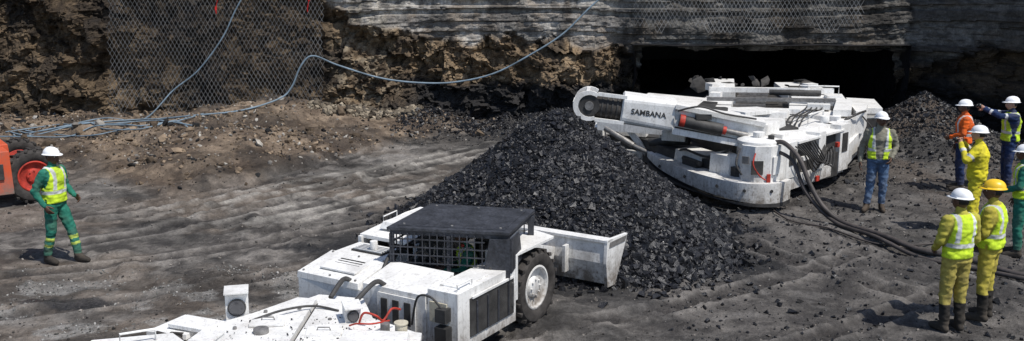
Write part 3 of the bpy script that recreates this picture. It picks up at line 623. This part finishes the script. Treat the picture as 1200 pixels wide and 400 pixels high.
K.prism([(4.5,19.2),(5.25,18.7),(6.9,20.3),(8.1,22.9),(8.3,27),(5.4,27),(3.9,21.8)],.72,1.08,DK,.99)
tp=[(4.35,20.2),(5.0,20.0),(6.2,22.0),(7.2,27.2),(6.3,27.3),(5.2,22.8)]
K.prism(tp,1.08,1.12,RB)
for k in range(14):
    t=k/13;x0=4.45+(6.35-4.45)*t;y0=20.4+6.6*t;K.beam((x0,y0+.1,1.15),(x0+.75,y0-.05,1.15),.06,.05,ST)
K.prism([(4.75,19.5),(5.3,18.95),(6.75,20.35),(6.5,21.1),(5.75,21.0),(5.05,19.95)],1.08,1.28,WH,.98)
K.prism([(5.95,21.25),(6.6,21.2),(7.1,21.0),(7.75,22.4),(6.6,23.2),(6.25,22.0)],1.08,1.32,WH,.98)
K.prism([(6.7,23.4),(7.85,22.7),(8.2,24.2),(7.0,24.7)],1.08,1.40,WH,.97)
K.prism([(7.05,24.9),(8.2,24.5),(8.4,27.3),(7.3,27.3)],1.08,1.32,WH,.97)
K.prism([(3.95,21.7),(4.5,20.5),(5.1,22.6),(5.5,24.2),(4.9,24.6)],1.05,1.30,WH,.97)
K.prism([(5.0,24.8),(5.6,24.4),(6.2,27.3),(5.5,27.3)],1.1,1.42,WH,.96)
K.prism([(7.0,21.2),(7.4,21.2),(8.0,22.9),(7.7,23.1)],1.30,1.44,WH);K.prism([(5.2,20.9),(5.9,20.8),(6.1,21.3),(5.4,21.5)],1.26,1.44,WH,.93)
K.prism([(5.2,19.4),(5.8,19.6),(5.7,20.1),(5.15,20.0)],1.27,1.325,DK);K.prism([(6.75,22.1),(7.3,21.9),(7.4,22.4),(6.9,22.6)],1.31,1.36,DK)
K.prism([(4.2,22.3),(4.6,22.2),(4.9,23.2),(4.6,23.4)],1.29,1.34,DK);K.prism([(7.3,25.2),(8.0,25.0),(8.1,26),(7.4,26.2)],1.31,1.36,DK)
for x,y in((5.0,23.9),(7.3,23.9),(7.7,23.4),(5.3,25.5),(7.8,25.6),(6.9,21.9)): K.box((x,y,1.42),(random.uniform(.25,.5),random.uniform(.2,.35),random.uniform(.1,.2)),random.uniform(-.5,.5),WH)
K.cyl((6.6,20.5,1.28),(6.6,20.5,1.42),.1,m=WH);K.tube([(6.1,20.0,1.28),(6.1,20.0,1.52),(6.6,20.6,1.52),(6.6,20.6,1.28)],.018,6,WH);K.tube([(8.0,23.9,1.38),(8.0,23.9,1.62),(7.1,24.1,1.62),(7.1,24.1,1.38)],.018,6,WH)
K.beam((4.3,21.6,1.40),(6.3,21.3,1.40),.14,.10,WH);K.beam((4.9,24.3,1.50),(7.9,24.0,1.50),.14,.12,WH);K.beam((4.6,23.0,1.44),(7.5,22.6,1.46),.10,.08,ST)
K.cyl((4.9,20.6,1.32),(5.9,20.4,1.32),.06,m=ST);K.cyl((6.3,23.9,1.48),(7.5,23.7,1.48),.07,m=DK)
for k in range(4): K.tube(spline([(5.6+.1*k,19.9,1.30),(5.8+.1*k,20.3,1.42),(6.1+.1*k,20.9,1.38),(6.5+.12*k,21.6,1.40),(6.9+.12*k,22.6,1.40)]),.018,6,DK)
K.beam((1.95,21.9,1.0),(3.9,21.0,1.0),.14,.22,WH);K.beam((2.1,22.4,.35),(3.5,21.2,.3),.12,.2,WH);K.beam((1.95,21.9,1.0),(2.15,22.4,.35),.14,.14,WH)
K.beam((2.6,21.65,.95),(3.1,21.5,.3),.1,.12,WH);K.beam((3.3,21.35,.95),(3.3,21.3,.3),.1,.12,WH);K.beam((1.95,21.95,1.0),(3.0,24.2,1.05),.14,.24,WH)
K.prism([(2.2,22.3),(3.9,21.3),(4.8,24),(3.1,24.6)],.35,.75,DK);K.prism([(2.15,22.1),(3.0,21.7),(3.1,22.0),(2.25,22.4)],.75,.98,WH)
K.prism([(3.0,24.3),(4.6,22.6),(5.2,24.8),(3.6,26)],.8,1.2,WH,.95)
K.cyl((2.1,21.8,.95),(2.7,21.5,.6),.07,m=ST);K.cyl((2.7,21.5,.6),(3.2,21.2,.4),.045,m=ST)
K.cyl((3.0,21.1,.75),(3.8,20.7,.85),.09,m=DK);K.box((3.5,20.8,.95),(.5,.3,.2),-.4,WH)
E0=V3((1.28,19.55,1.86));bd=V3((3.45,-.35,-.42)).normalized();bs=bd.cross(V3((0,0,1))).normalized();bu=bs.cross(bd)
def BP(s,q,z): return E0+bd*s+bs*q+bu*z
# rounded end guard: side plates with a dark drum between them
for q0,q1 in((.30,.37),(-.37,-.30)):
    outer=[(.27+.31*math.cos(t),.30*math.sin(t)) for t in [math.radians(60+i*240/16) for i in range(17)]]
    inner=[(.29+.23*math.cos(t),.22*math.sin(t)) for t in [math.radians(60+i*240/16) for i in range(17)]]
    n=17;vs=[BP(x,q0,z) for x,z in outer]+[BP(x,q0,z) for x,z in inner]+[BP(x,q1,z) for x,z in outer]+[BP(x,q1,z) for x,z in inner]
    fs=[]
    for i in range(n-1): fs+= [(i,i+1,n+i+1,n+i),(2*n+i,3*n+i,3*n+i+1,2*n+i+1),(i,2*n+i,2*n+i+1,i+1),(n+i,n+i+1,3*n+i+1,3*n+i)]
    fs+=[(0,n,3*n,2*n),(n-1,3*n-1,4*n-1,2*n-1)]
    K.add(vs,fs,WH)
for tt in(100,180,260):
    t=math.radians(tt);K.beam(BP(.27+.28*math.cos(t),-.33,.27*math.sin(t)),BP(.27+.28*math.cos(t),.33,.27*math.sin(t)),.07,.07,WH)
K.beam(BP(.42,.335,.255),BP(1.0,.335,.26),.06,.07,WH);K.beam(BP(.42,.335,-.255),BP(1.0,.335,-.25),.06,.07,WH)
K.cyl(BP(.28,-.32,0),BP(.28,.34,0),.205,m=DK,n=24);K.cyl(BP(.28,.34,0),BP(.28,.37,0),.09,m=ST,n=16)
K.cyl(BP(.3,.1,-.02),BP(1.05,.1,-.02),.235,m=RB,n=24)
for s_ in(.52,.62,.72,.82): K.cyl(BP(s_,.1,-.02),BP(s_+.03,.1,-.02),.25,m=DK,n=24)
def bsec(s,w,h0,h1,rc=.09,n=5):
    pts=[]
    for cx,cz,t0 in((w-rc,h1-rc,0),(-w+rc,h1-rc,90),(-w+rc,h0+rc,180),(w-rc,h0+rc,270)):
        for k in range(n):
            t=math.radians(t0+90*k/(n-1));pts.append(BP(s,cx+rc*math.cos(t),cz+rc*math.sin(t)))
    return pts
K.rings([bsec(.92,.34,-.24,.27,.12),bsec(.95,.38,-.28,.31,.14),bsec(1.95,.38,-.30,.30,.10),bsec(2.0,.34,-.27,.26,.08)],WH,False)
K.rings([bsec(1.98,.36,-.18,.20,.03),bsec(3.0,.38,-.24,.16,.03),bsec(3.75,.40,-.30,.12,.03)],WH,False)
K.beam(BP(1.95,.40,.22),BP(3.7,.42,.10),.05,.09,WH);K.beam(BP(1.95,.40,-.26),BP(3.6,.42,-.34),.07,.12,WH)
K.cyl(BP(2.05,.44,-.03),BP(2.9,.46,-.10),.115,m=DK,n=18);K.cyl(BP(2.06,.44,-.03),BP(2.16,.44,-.035),.122,m=RD,n=18);K.cyl(BP(2.85,.46,-.1),BP(2.97,.46,-.11),.08,m=RD,n=18);K.cyl(BP(2.97,.46,-.11),BP(3.4,.46,-.14),.05,m=ST)
K.box(BP(2.5,.46,.10),(.3,.12,.1),0,DK)
K.prism([(4.4,19.1),(5.0,18.9),(5.6,19.8),(4.6,20.2)],1.28,1.48,WH,.95)
K.beam((2.9,19.9,1.60),(4.6,20.5,1.50),.55,.08,WH,.8,.08);K.beam((4.6,20.5,1.50),(5.6,21.3,1.43),.8,.08,WH,.6,.08);K.beam((3.3,20.0,1.67),(4.5,20.4,1.58),.12,.08,DK)
K.beam((3.2,20.5,1.3),(4.6,20.6,1.2),.5,.3,DK)
K.tube(spline([BP(2.0,.45,.15),BP(2.4,.55,.3),BP(2.9,.5,.22),BP(3.5,.5,.2)]),.02,6,DK)
miner=K.obj('continuous_miner',MM,.010)
cu=bpy.data.curves.new('lettering','FONT');cu.body='SAMBANA';cu.size=.15;cu.extrude=.003;cu.align_x='CENTER';cu.offset=.003
to=bpy.data.objects.new('tmp',cu);scene.collection.objects.link(to);dg=bpy.context.evaluated_depsgraph_get();me=bpy.data.meshes.new_from_object(to.evaluated_get(dg));bpy.data.objects.remove(to)
me.materials.clear();me.materials.append(M_dark);lt=bpy.data.objects.new('lettering',me);scene.collection.objects.link(lt)
nz_=bs if bs.y<0 else -bs
xa=bd;za=nz_;ya=za.cross(xa)
mw=Matrix((xa,ya,za)).transposed().to_4x4();mw.translation=BP(1.45,.384,-.04) if bs.y<0 else BP(1.45,-.384,-.04);lt.matrix_world=mw;lt.parent=miner
N=22;x=RNG.uniform(4.9,8.0,N);y=RNG.uniform(25.8,27.4,N);s=RNG.uniform(.06,.20,N);rocks('rock_slab',np.stack([x,y,1.36+s*.2],-1),s,M_chunk,mixc((.02,.02,.02),(.07,.065,.06),RNG.random(N)),.35)
# ---------------------------------------------------------------- tractor at left
T=MB();tx,ty=-9.36,18.75;qx,qy=-.60,.80;sx_,sy_=-.80,-.60
f=lambda s,q:(tx+sx_*s+qx*q,ty+sy_*s+qy*q)
T.wheel((*f(0,0),.52),(-qx,-qy,0),.53,.36,RB,RD,20);T.wheel((*f(0,1.45),.52),(qx,qy,0),.53,.36,RB,RD,20)
T.wheel((*f(2.7,0),.6),(-qx,-qy,0),.62,.4,RB,RD,22);T.wheel((*f(2.7,1.45),.6),(qx,qy,0),.62,.4,RB,RD,22)
T.prism([f(-.1,.3),f(-.1,1.2),f(3.2,1.2),f(3.2,.3)],.45,.75,DK);T.prism([f(.30,.35),f(.30,1.15),f(1.7,1.15),f(1.7,.35)],.75,1.12,OR,.95)
T.prism([f(.40,-.24),f(.40,.35),f(2.0,.35),f(2.0,-.24)],.25,1.08,OR,.97);T.box((*f(.75,-.26),.7),(.4,.03,.3),.64,DK)
T.prism([f(1.7,.0),f(1.7,1.4),f(3.3,1.4),f(3.3,.0)],.75,1.3,OR);T.prism([f(2.0,0),f(2.0,1.5),f(3.2,1.5),f(3.2,0)],2.0,2.07,OR)
for s_,q_ in((2.05,.1),(2.05,1.4),(3.15,.1),(3.15,1.4)): p=f(s_,q_);T.beam((*p,1.2),(*p,2.0),.06,.06,DK)
p=f(2.6,.75);T.box((*p,1.45),(.5,.5,.15),.64,DK);T.box((*f(2.85,.75),1.7),(.1,.5,.5),.64,DK);T.cyl((*f(2.0,.75),1.3),(*f(2.2,.75),1.6),.02,m=DK);T.cyl((*f(.8,.5),1.1),(*f(.8,.5),1.3),.035,m=DK)
T.obj('tractor',MM,.012)
# ---------------------------------------------------------------- people
HV=(.52,.70,.04);SIL=(.55,.56,.55);NAVY=(.02,.035,.09);GREEN=(.025,.15,.105);YEL=(.55,.42,.03);KH=(.34,.28,.07);BLACK=(.015,.015,.015);ORG=(.70,.12,.02);JEAN=(.08,.13,.22)
DSK=(.09,.045,.028);LSK=(.42,.24,.17)
def person(name,loc,yaw,J=None,shirt=GREEN,vest=HV,trous=GREEN,boots=BLACK,helmet=(.8,.8,.8),skin=DSK,scale=1.0,hyaw=0,hpitch=0,booth=.14,shin=None,sleeveband=None,curl=.5,openvest=False,hold=None,fat=1.0,gz=None):
    j=dict(pel=(0,0,.96),neck=(0,0,1.46),head=(0,.025,1.61),
      shR=(.185,0,1.39),elR=(.235,-.03,1.12),wrR=(.225,.06,.88),shL=(-.185,0,1.39),elL=(-.235,-.03,1.12),wrL=(-.225,.06,.88),
      hiR=(.09,0,.90),knR=(.10,.02,.49),anR=(.11,-.01,.09),hiL=(-.09,0,.90),knL=(-.10,.02,.49),anL=(-.11,-.01,.09),toR=(.13,.17,.04),toL=(-.13,.17,.04))
    j.update(J or {});j={k:V3(v) for k,v in j.items()}
    raw=MB();pel,neck=j['pel'],j['neck'];ax=(neck-pel)
    sv=(j['shR']-j['shL']);sv.normalize()
    hv=(j['hiR']-j['hiL']);hv.normalize()
    secs=[(-.24,.10,.09),(-.14,.155,.115),(0,.172,.122),(.2,.165,.118),(.45,.172,.122),(.68,.195,.128),(.84,.200,.118),(.93,.155,.092),(1.0,.08,.07),(1.08,.06,.062)]
    rs=[]
    for u,wx,wy in secs:
        c=pel+ax*u;s=(hv*(1-max(0,min(1,u)))+sv*max(0,min(1,u))).normalized();fwd=V3((0,0,1)).cross(s).normalized()
        if u<.7: wx*=fat;wy*=fat**1.5
        rs.append([c+s*wx*math.copysign(abs(math.cos(t))**.85,math.cos(t))+fwd*wy*math.copysign(abs(math.sin(t))**.9,math.sin(t)) for t in [2*math.pi*i/20 for i in range(20)]])
    raw.rings(rs)
    bones=[('torso',pel,neck,.15,.15)]
    raw.capsule(neck-V3((0,0,.03)),j['head']-V3((0,.0,.05)),.058,.056);bones.append(('neck',neck+V3((0,0,.02)),j['head'],.06,.06))
    for S in 'RL':
        sh,el,wr=j['sh'+S],j['el'+S],j['wr'+S];raw.capsule(sh,el,.074,.056);raw.capsule(el,wr,.056,.042)
        bones+= [('uarm',sh,el,.074,.056),('farm',el,wr,.056,.042)]
        hi,kn,an,to=j['hi'+S],j['kn'+S],j['an'+S],j['to'+S]
        raw.capsule(hi,kn,.10,.075);raw.capsule(kn,an+V3((0,0,.05)),.075,.062)
        fd=(to-an);fd.z=0;fd.normalize();heel=V3((an.x,an.y,an.z-.042))-fd*.035
        raw.capsule(an,heel,.055,.045);raw.capsule(heel,to+V3((0,0,.004)),.044,.042);raw.capsule(heel+fd*.06+V3((0,0,.03)),to-fd*.04+V3((0,0,.02)),.048,.04)
        bones+= [('thigh',hi,kn,.10,.075),('shin',kn,an+V3((0,0,.03)),.075,.062),('foot',heel,to,.06,.05)]
    tmp=mesh_np('tmp',raw.V,raw.F,[M_cloth]);bm_fix(tmp)
    m=tmp.modifiers.new('r','REMESH');m.mode='VOXEL';m.voxel_size=.0125
    m=tmp.modifiers.new('s','SMOOTH');m.factor=.5;m.iterations=4
    dg=bpy.context.evaluated_depsgraph_get();me=tmp.evaluated_get(dg).to_mesh()
    n=len(me.vertices);P=np.empty(n*3);me.vertices.foreach_get('co',P);P=P.reshape(-1,3);NR=np.empty(n*3);me.vertices.foreach_get('normal',NR);NR=NR.reshape(-1,3)
    F=[list(p.vertices) for p in me.polygons];tmp.evaluated_get(dg).to_mesh_clear();bpy.data.objects.remove(tmp)
    best=np.full(n,1e9);lab=np.zeros(n,int);par=np.zeros(n)
    for bi,(nm,p0,p1,r0,r1) in enumerate(bones):
        p0=np.array(p0);d=np.array(p1)-p0;t=np.clip(((P-p0)@d)/(d@d),0,1);ds=np.linalg.norm(P-p0-t[:,None]*d,axis=1)-(r0+(r1-r0)*t)
        kk=ds<best;best[kk]=ds[kk];lab[kk]=bi;par[kk]=t[kk]
    names=np.array([b[0] for b in bones])[lab]
    d=np.array(ax);ut=((P-np.array(pel))@d)/(d@d);lx=np.abs((P-np.array(pel))@np.array(sv))
    tor=(names=='torso')|((names=='thigh')&(ut>-.10)&(P[:,2]>pel.z-.08));fy=(P-np.array(pel))@np.array(V3((0,0,1)).cross(sv))
    C=np.zeros((n,3));C[:]=shirt
    wr_=(vn3(P[:,0]*14,P[:,1]*14,P[:,2]*26,3)-.5)*.022+(vn3(P[:,0]*30,P[:,1]*30,P[:,2]*40,9)-.5)*.010
    isleg=(names=='thigh')|(names=='shin')
    C[isleg&~(tor&(ut>-.02))]=trous
    if shin is not None: C[(names=='shin')&(par>.22)&(par<.36)]=shin;C[(names=='shin')&(par>.5)&(par<.6)]=shin
    if sleeveband is not None: C[(names=='uarm')&(par>.55)&(par<.72)]=sleeveband;C[(names=='farm')&(par>.5)&(par<.66)]=sleeveband
    if vest is not None:
        vm=tor&(ut>-.04)&(ut<1.0)&(lx<.178)
        if openvest: vm&=~((fy>0.02)&(lx<.055+.05*ut))
        C[vm]=vest
        C[vm&(ut>.22)&(ut<.33)]=SIL;C[vm&(ut>=.33)&(lx>.075)&(lx<.125)]=SIL
        C[vm&(((ut>.19)&(ut<=.22))|((ut>=.33)&(ut<.36)))&(lx<.3)]=np.array(vest)*.8
        P=P+NR*(vm*.014)[:,None]
    C[(tor&(ut<-.04))]=trous
    C[(names=='foot')|(((names=='shin'))&(P[:,2]<booth))]=boots
    sk=(names=='neck')&(ut>1.03);C[sk]=skin
    P=P+NR*(wr_*(names!='foot')*(~sk))[:,None]
    C=mixc(C,(.11,.09,.07),np.clip(.42*sst(.5,.05,P[:,2])+.3*sst(.5,.75,vn3(P[:,0]*9,P[:,1]*9,P[:,2]*9,5)),0,1)*(.8))
    Mb=MB()
    hc=j['head'];HR=Matrix.Rotation(hyaw,3,'Z')@Matrix.Rotation(hpitch,3,'X');nu,nv=36,28;hvs=[];hcs=[]
    hair=(.012,.010,.009)
    for k in range(nv+1):
        ph_=-math.pi/2+math.pi*k/nv
        for i in range(nu):
            th=2*math.pi*i/nu;sx,sy,sz=math.cos(ph_)*math.cos(th),math.cos(ph_)*math.sin(th),math.sin(ph_)
            px,py,pz=sx*.076,sy*.094,sz*.118
            if sz<0: px*=1-.28*(-sz)**1.3;py*=1-.10*(-sz)
            if sz<-.3 and sy>0: py+=.012
            if sz<-.2 and sy<0: py*=1-.35*(-sz-.2)
            if sy>0:
                py+=.026*math.exp(-(px/.013)**2-((pz+.020)/.020)**2)+.012*math.exp(-(px/.010)**2-((pz-.005)/.022)**2)
                for e in(-.031,.031): py-=.010*math.exp(-((px-e)/.015)**2-((pz-.010)/.011)**2)
                py+=.005*math.exp(-((pz-.034)/.010)**2)*math.exp(-(px/.05)**2)+.007*math.exp(-(px/.024)**2-((pz+.058)/.010)**2)
            cc=skin
            if (pz>.055) or (sy<-.05 and pz>-.035) : cc=hair
            elif sy>.3 and abs(pz-.030)<.006 and .012<abs(px)<.045: cc=hair
            elif sy>.3 and abs(pz+.058)<.009 and abs(px)<.024: cc=tuple(np.array(skin)*(.75,.5,.5))
            hvs.append(hc+HR@V3((px,py,pz)));hcs.append(cc)
    for v,c in zip(hvs,hcs): Mb.V.append(tuple(v));Mb.C.append(tuple(c))
    for k in range(nv):
        for i in range(nu): Mb.F.append([k*nu+i,k*nu+(i+1)%nu,(k+1)*nu+(i+1)%nu,(k+1)*nu+i]);Mb.M.append(1);Mb.S.append(True)
    for e in(-1,1):
        Mb.c=(.75,.72,.68);Mb.ellip(hc+HR@V3((.031*e,.074,.010)),(.012,.010,.008),HR,8,6,1)
        Mb.c=(.01,.008,.006);Mb.ellip(hc+HR@V3((.031*e,.083,.010)),(.005,.003,.005),HR,8,5,1)
        Mb.c=skin;Mb.ellip(hc+HR@V3((.079*e,-.005,-.008)),(.010,.018,.032),HR,8,6,1)
    Mb.c=helmet;rs=[]
    for k in range(9):
        t=k/8*math.pi/2*.98;ring=[]
        for i in range(32):
            th=2*math.pi*i/32;x_,y_=math.cos(th),math.sin(th);rr=math.cos(t)**.85
            rid=.006*math.exp(-((x_*rr)/.18)**2)
            ring.append(hc+HR@V3((x_*rr*.104,y_*rr*.127-.006,.048+math.sin(t)*(.100)+rid)))
        rs.append(ring)
    brim=[]
    for (e,z) in((.014,.040),(.016,.045),(.0,.050)):
        ring=[]
        for i in range(32):
            th=2*math.pi*i/32;x_,y_=math.cos(th),math.sin(th);fr=max(0,y_)**2*.042*(1 if e>0 else 0);ring.append(hc+HR@V3((x_*(.104+e),y_*(.127+e)+fr-.006,z-fr*.25)))
        brim.append(ring)
    Mb.rings(brim+rs,2,True)
    for S,sd in(('R',1),('L',-1)):
        el,wr=j['el'+S],j['wr'+S];d_,s_,u_=frame(wr-el,V3((0,1,0)) if abs((wr-el).normalized().y)<.8 else V3((0,0,1)))
        inw=V3((-sd,0,0));inw=(inw-d_*inw.dot(d_)).normalized()
        wd=d_.cross(inw).normalized()
        if wd.dot(V3((0,1,.3)))<0: wd=-wd
        Mb.c=skin
        def ring(c,w,h,n=10): return [c+wd*w*math.cos(2*math.pi*i/n)+inw*h*math.sin(2*math.pi*i/n) for i in range(n)]
        Mb.rings([ring(wr-d_*.02,.026,.020),ring(wr+d_*.02,.031,.018),ring(wr+d_*.06,.043,.016),ring(wr+d_*.095,.042,.014),ring(wr+d_*.103,.036,.009)],1)
        for q,(off,ln) in enumerate(((.032,.072),(.011,.082),(-.011,.077),(-.031,.060))):
            p=wr+d_*.095+wd*off;ag=.15
            for seg,(fr,rr) in enumerate(((.45,.0095),(.32,.0088),(.23,.0078))):
                ag+=curl*(.5+.12*q);dd=d_*math.cos(ag)+inw*math.sin(ag);p2=p+dd*ln*fr;Mb.capsule(p,p2,rr,rr*.93,8,1,2);p=p2
        p=wr+d_*.03+wd*.030+inw*.006;ag=.75
        for fr,rr in((.038,.0125),(.030,.0108),(.022,.0095)):
            dd=(d_*math.cos(ag)+wd*math.sin(ag)+inw*.35).normalized();p2=p+dd*fr;Mb.capsule(p,p2,rr,rr*.9,8,1,2);p=p2;ag-=.3
    if hold=='camera':
        c=(j['wrR']+j['wrL'])/2+V3((0,.09,.05));Mb.c=(.02,.02,.02);Mb.box(c,(.12,.04,.075),0,2);Mb.cyl(c+V3((0,.02,0)),c+V3((0,.055,0)),.028,m=2)
    allV=np.vstack([P,np.array(Mb.V)]);allF=F+[[i+n for i in f_] for f_ in Mb.F];allC=np.vstack([C,np.array(Mb.C)])
    mi=[0]*len(F)+Mb.M;ob=mesh_np(name,allV,allF,[M_cloth,M_skin,M_helm],mi,allC,True)
    z=float(gh(loc[0],loc[1])) if gz is None else gz
    ob.location=(loc[0],loc[1],z+.0);ob.rotation_euler=(0,0,yaw);ob.scale=(scale,)*3
    return ob
R_=math.radians
person('mine_worker',(-7.12,14.85),R_(-105),dict(anR=(.12,-.12,.09),toR=(.16,.06,.04),knR=(.11,-.02,.50),anL=(-.10,.24,.09),toL=(-.08,.42,.04),knL=(-.10,.16,.50),elR=(.26,-.12,1.13),wrR=(.24,.02,.92),elL=(-.25,.0,1.12),wrL=(-.18,.22,1.0)),shin=(.45,.55,.1),hyaw=R_(0),fat=1.05,scale=1.05)
person('mine_worker',(6.93,18.2),R_(165),dict(elR=(.27,-.04,1.13),wrR=(.30,.04,.88),elL=(-.28,-.06,1.14),wrL=(-.20,.12,.97),anR=(.14,.05,.09),toR=(.20,.22,.04)),shirt=(.20,.19,.15),trous=JEAN,boots=(.05,.035,.025),skin=DSK,openvest=True,hyaw=R_(25),fat=1.12,scale=1.09)
person('mine_worker',(9.2,19.7),R_(75),dict(elL=(-.25,.06,1.14),wrL=(-.12,.24,1.05)),shirt=ORG,vest=ORG,trous=NAVY,skin=DSK,hyaw=0,fat=1.08,scale=1.07)
person('mine_worker',(7.95,16.4),R_(55),dict(elR=(.30,.14,1.22),wrR=(.08,.26,1.45),elL=(-.32,.12,1.22),wrL=(-.08,.26,1.45)),shirt=(.62,.54,.03),vest=None,trous=(.60,.52,.04),skin=LSK,sleeveband=SIL,hold='camera',fat=1.15,scale=1.07)
person('mine_worker',(10.25,19.9),R_(80),dict(elR=(.22,.28,1.42),wrR=(.08,.50,1.52),elL=(-.22,.28,1.42),wrL=(-.06,.50,1.52)),shirt=NAVY,vest=HV,trous=NAVY,skin=LSK,sleeveband=SIL,hold='camera',fat=1.1,scale=1.10)
person('mine_worker',(8.12,15.2),R_(65),dict(elL=(-.25,.06,1.14),wrL=(-.12,.24,1.05)),shirt=GREEN,vest=HV,trous=GREEN,skin=DSK,scale=1.04)
person('mine_worker',(5.60,11.85),R_(15),dict(elL=(-.24,.02,1.14),wrL=(-.16,.20,1.0),elR=(.24,.0,1.13),wrR=(.18,.16,.96)),shirt=(.40,.36,.06),vest=HV,trous=KH,booth=.36,hyaw=R_(20),scale=1.06)
person('mine_worker',(6.18,12.2),R_(50),dict(elL=(-.24,.02,1.14),wrL=(-.14,.20,1.02),elR=(.25,-.02,1.13),wrR=(.22,.12,.92)),shirt=(.42,.36,.05),vest=HV,trous=(.42,.35,.06),booth=.36,helmet=(.80,.50,.02),hyaw=R_(15),fat=1.06,scale=1.07)
op=person('machine_operator',(-.55,12.0),R_(100),dict(pel=(0,0,.22),neck=(0,.04,.70),head=(0,.07,.84),shR=(.185,.03,.63),shL=(-.185,.03,.63),elR=(.24,.12,.40),wrR=(.16,.34,.42),elL=(-.24,.12,.40),wrL=(-.16,.34,.42),hiR=(.09,.0,.18),hiL=(-.09,.0,.18),knR=(.12,.40,.22),knL=(-.12,.40,.22),anR=(.12,.46,.09),anL=(-.12,.46,.09),toR=(.12,.60,.04),toL=(-.12,.60,.04)),shirt=GREEN,trous=GREEN,gz=.42,scale=.92,booth=.05)
# ---------------------------------------------------------------- light, sky, camera
S=V3((.38,-.33,.88)).normalized();el=math.asin(S.z);az=math.atan2(S.x,S.y)
w=bpy.data.worlds.new("World");scene.world=w;w.use_nodes=True;nt=w.node_tree
sk=nt.nodes.new('ShaderNodeTexSky');sk.sky_type='NISHITA';sk.sun_disc=False;sk.sun_elevation=el;sk.sun_rotation=az;sk.altitude=1500;sk.dust_density=3.0
nt.links.new(sk.outputs[0],nt.nodes['Background'].inputs[0]);nt.nodes['Background'].inputs[1].default_value=.15
sl=bpy.data.lights.new('sun','SUN');sl.energy=4.4;sl.angle=R_(.5);sl.color=(1,.965,.91);so=bpy.data.objects.new('sun',sl);scene.collection.objects.link(so);so.rotation_euler=S.to_track_quat('Z','Y').to_euler();so.location=(10,-5,30)
cd=bpy.data.cameras.new('camera');cd.lens=34.5;cd.sensor_width=36;cd.clip_end=1000;cd.clip_start=.1
co=bpy.data.objects.new('camera',cd);scene.collection.objects.link(co);co.location=(0,0,4.6);co.rotation_euler=(R_(90-12),0,0);scene.camera=co
scene.view_settings.view_transform='Standard';scene.view_settings.look='None';scene.view_settings.exposure=0
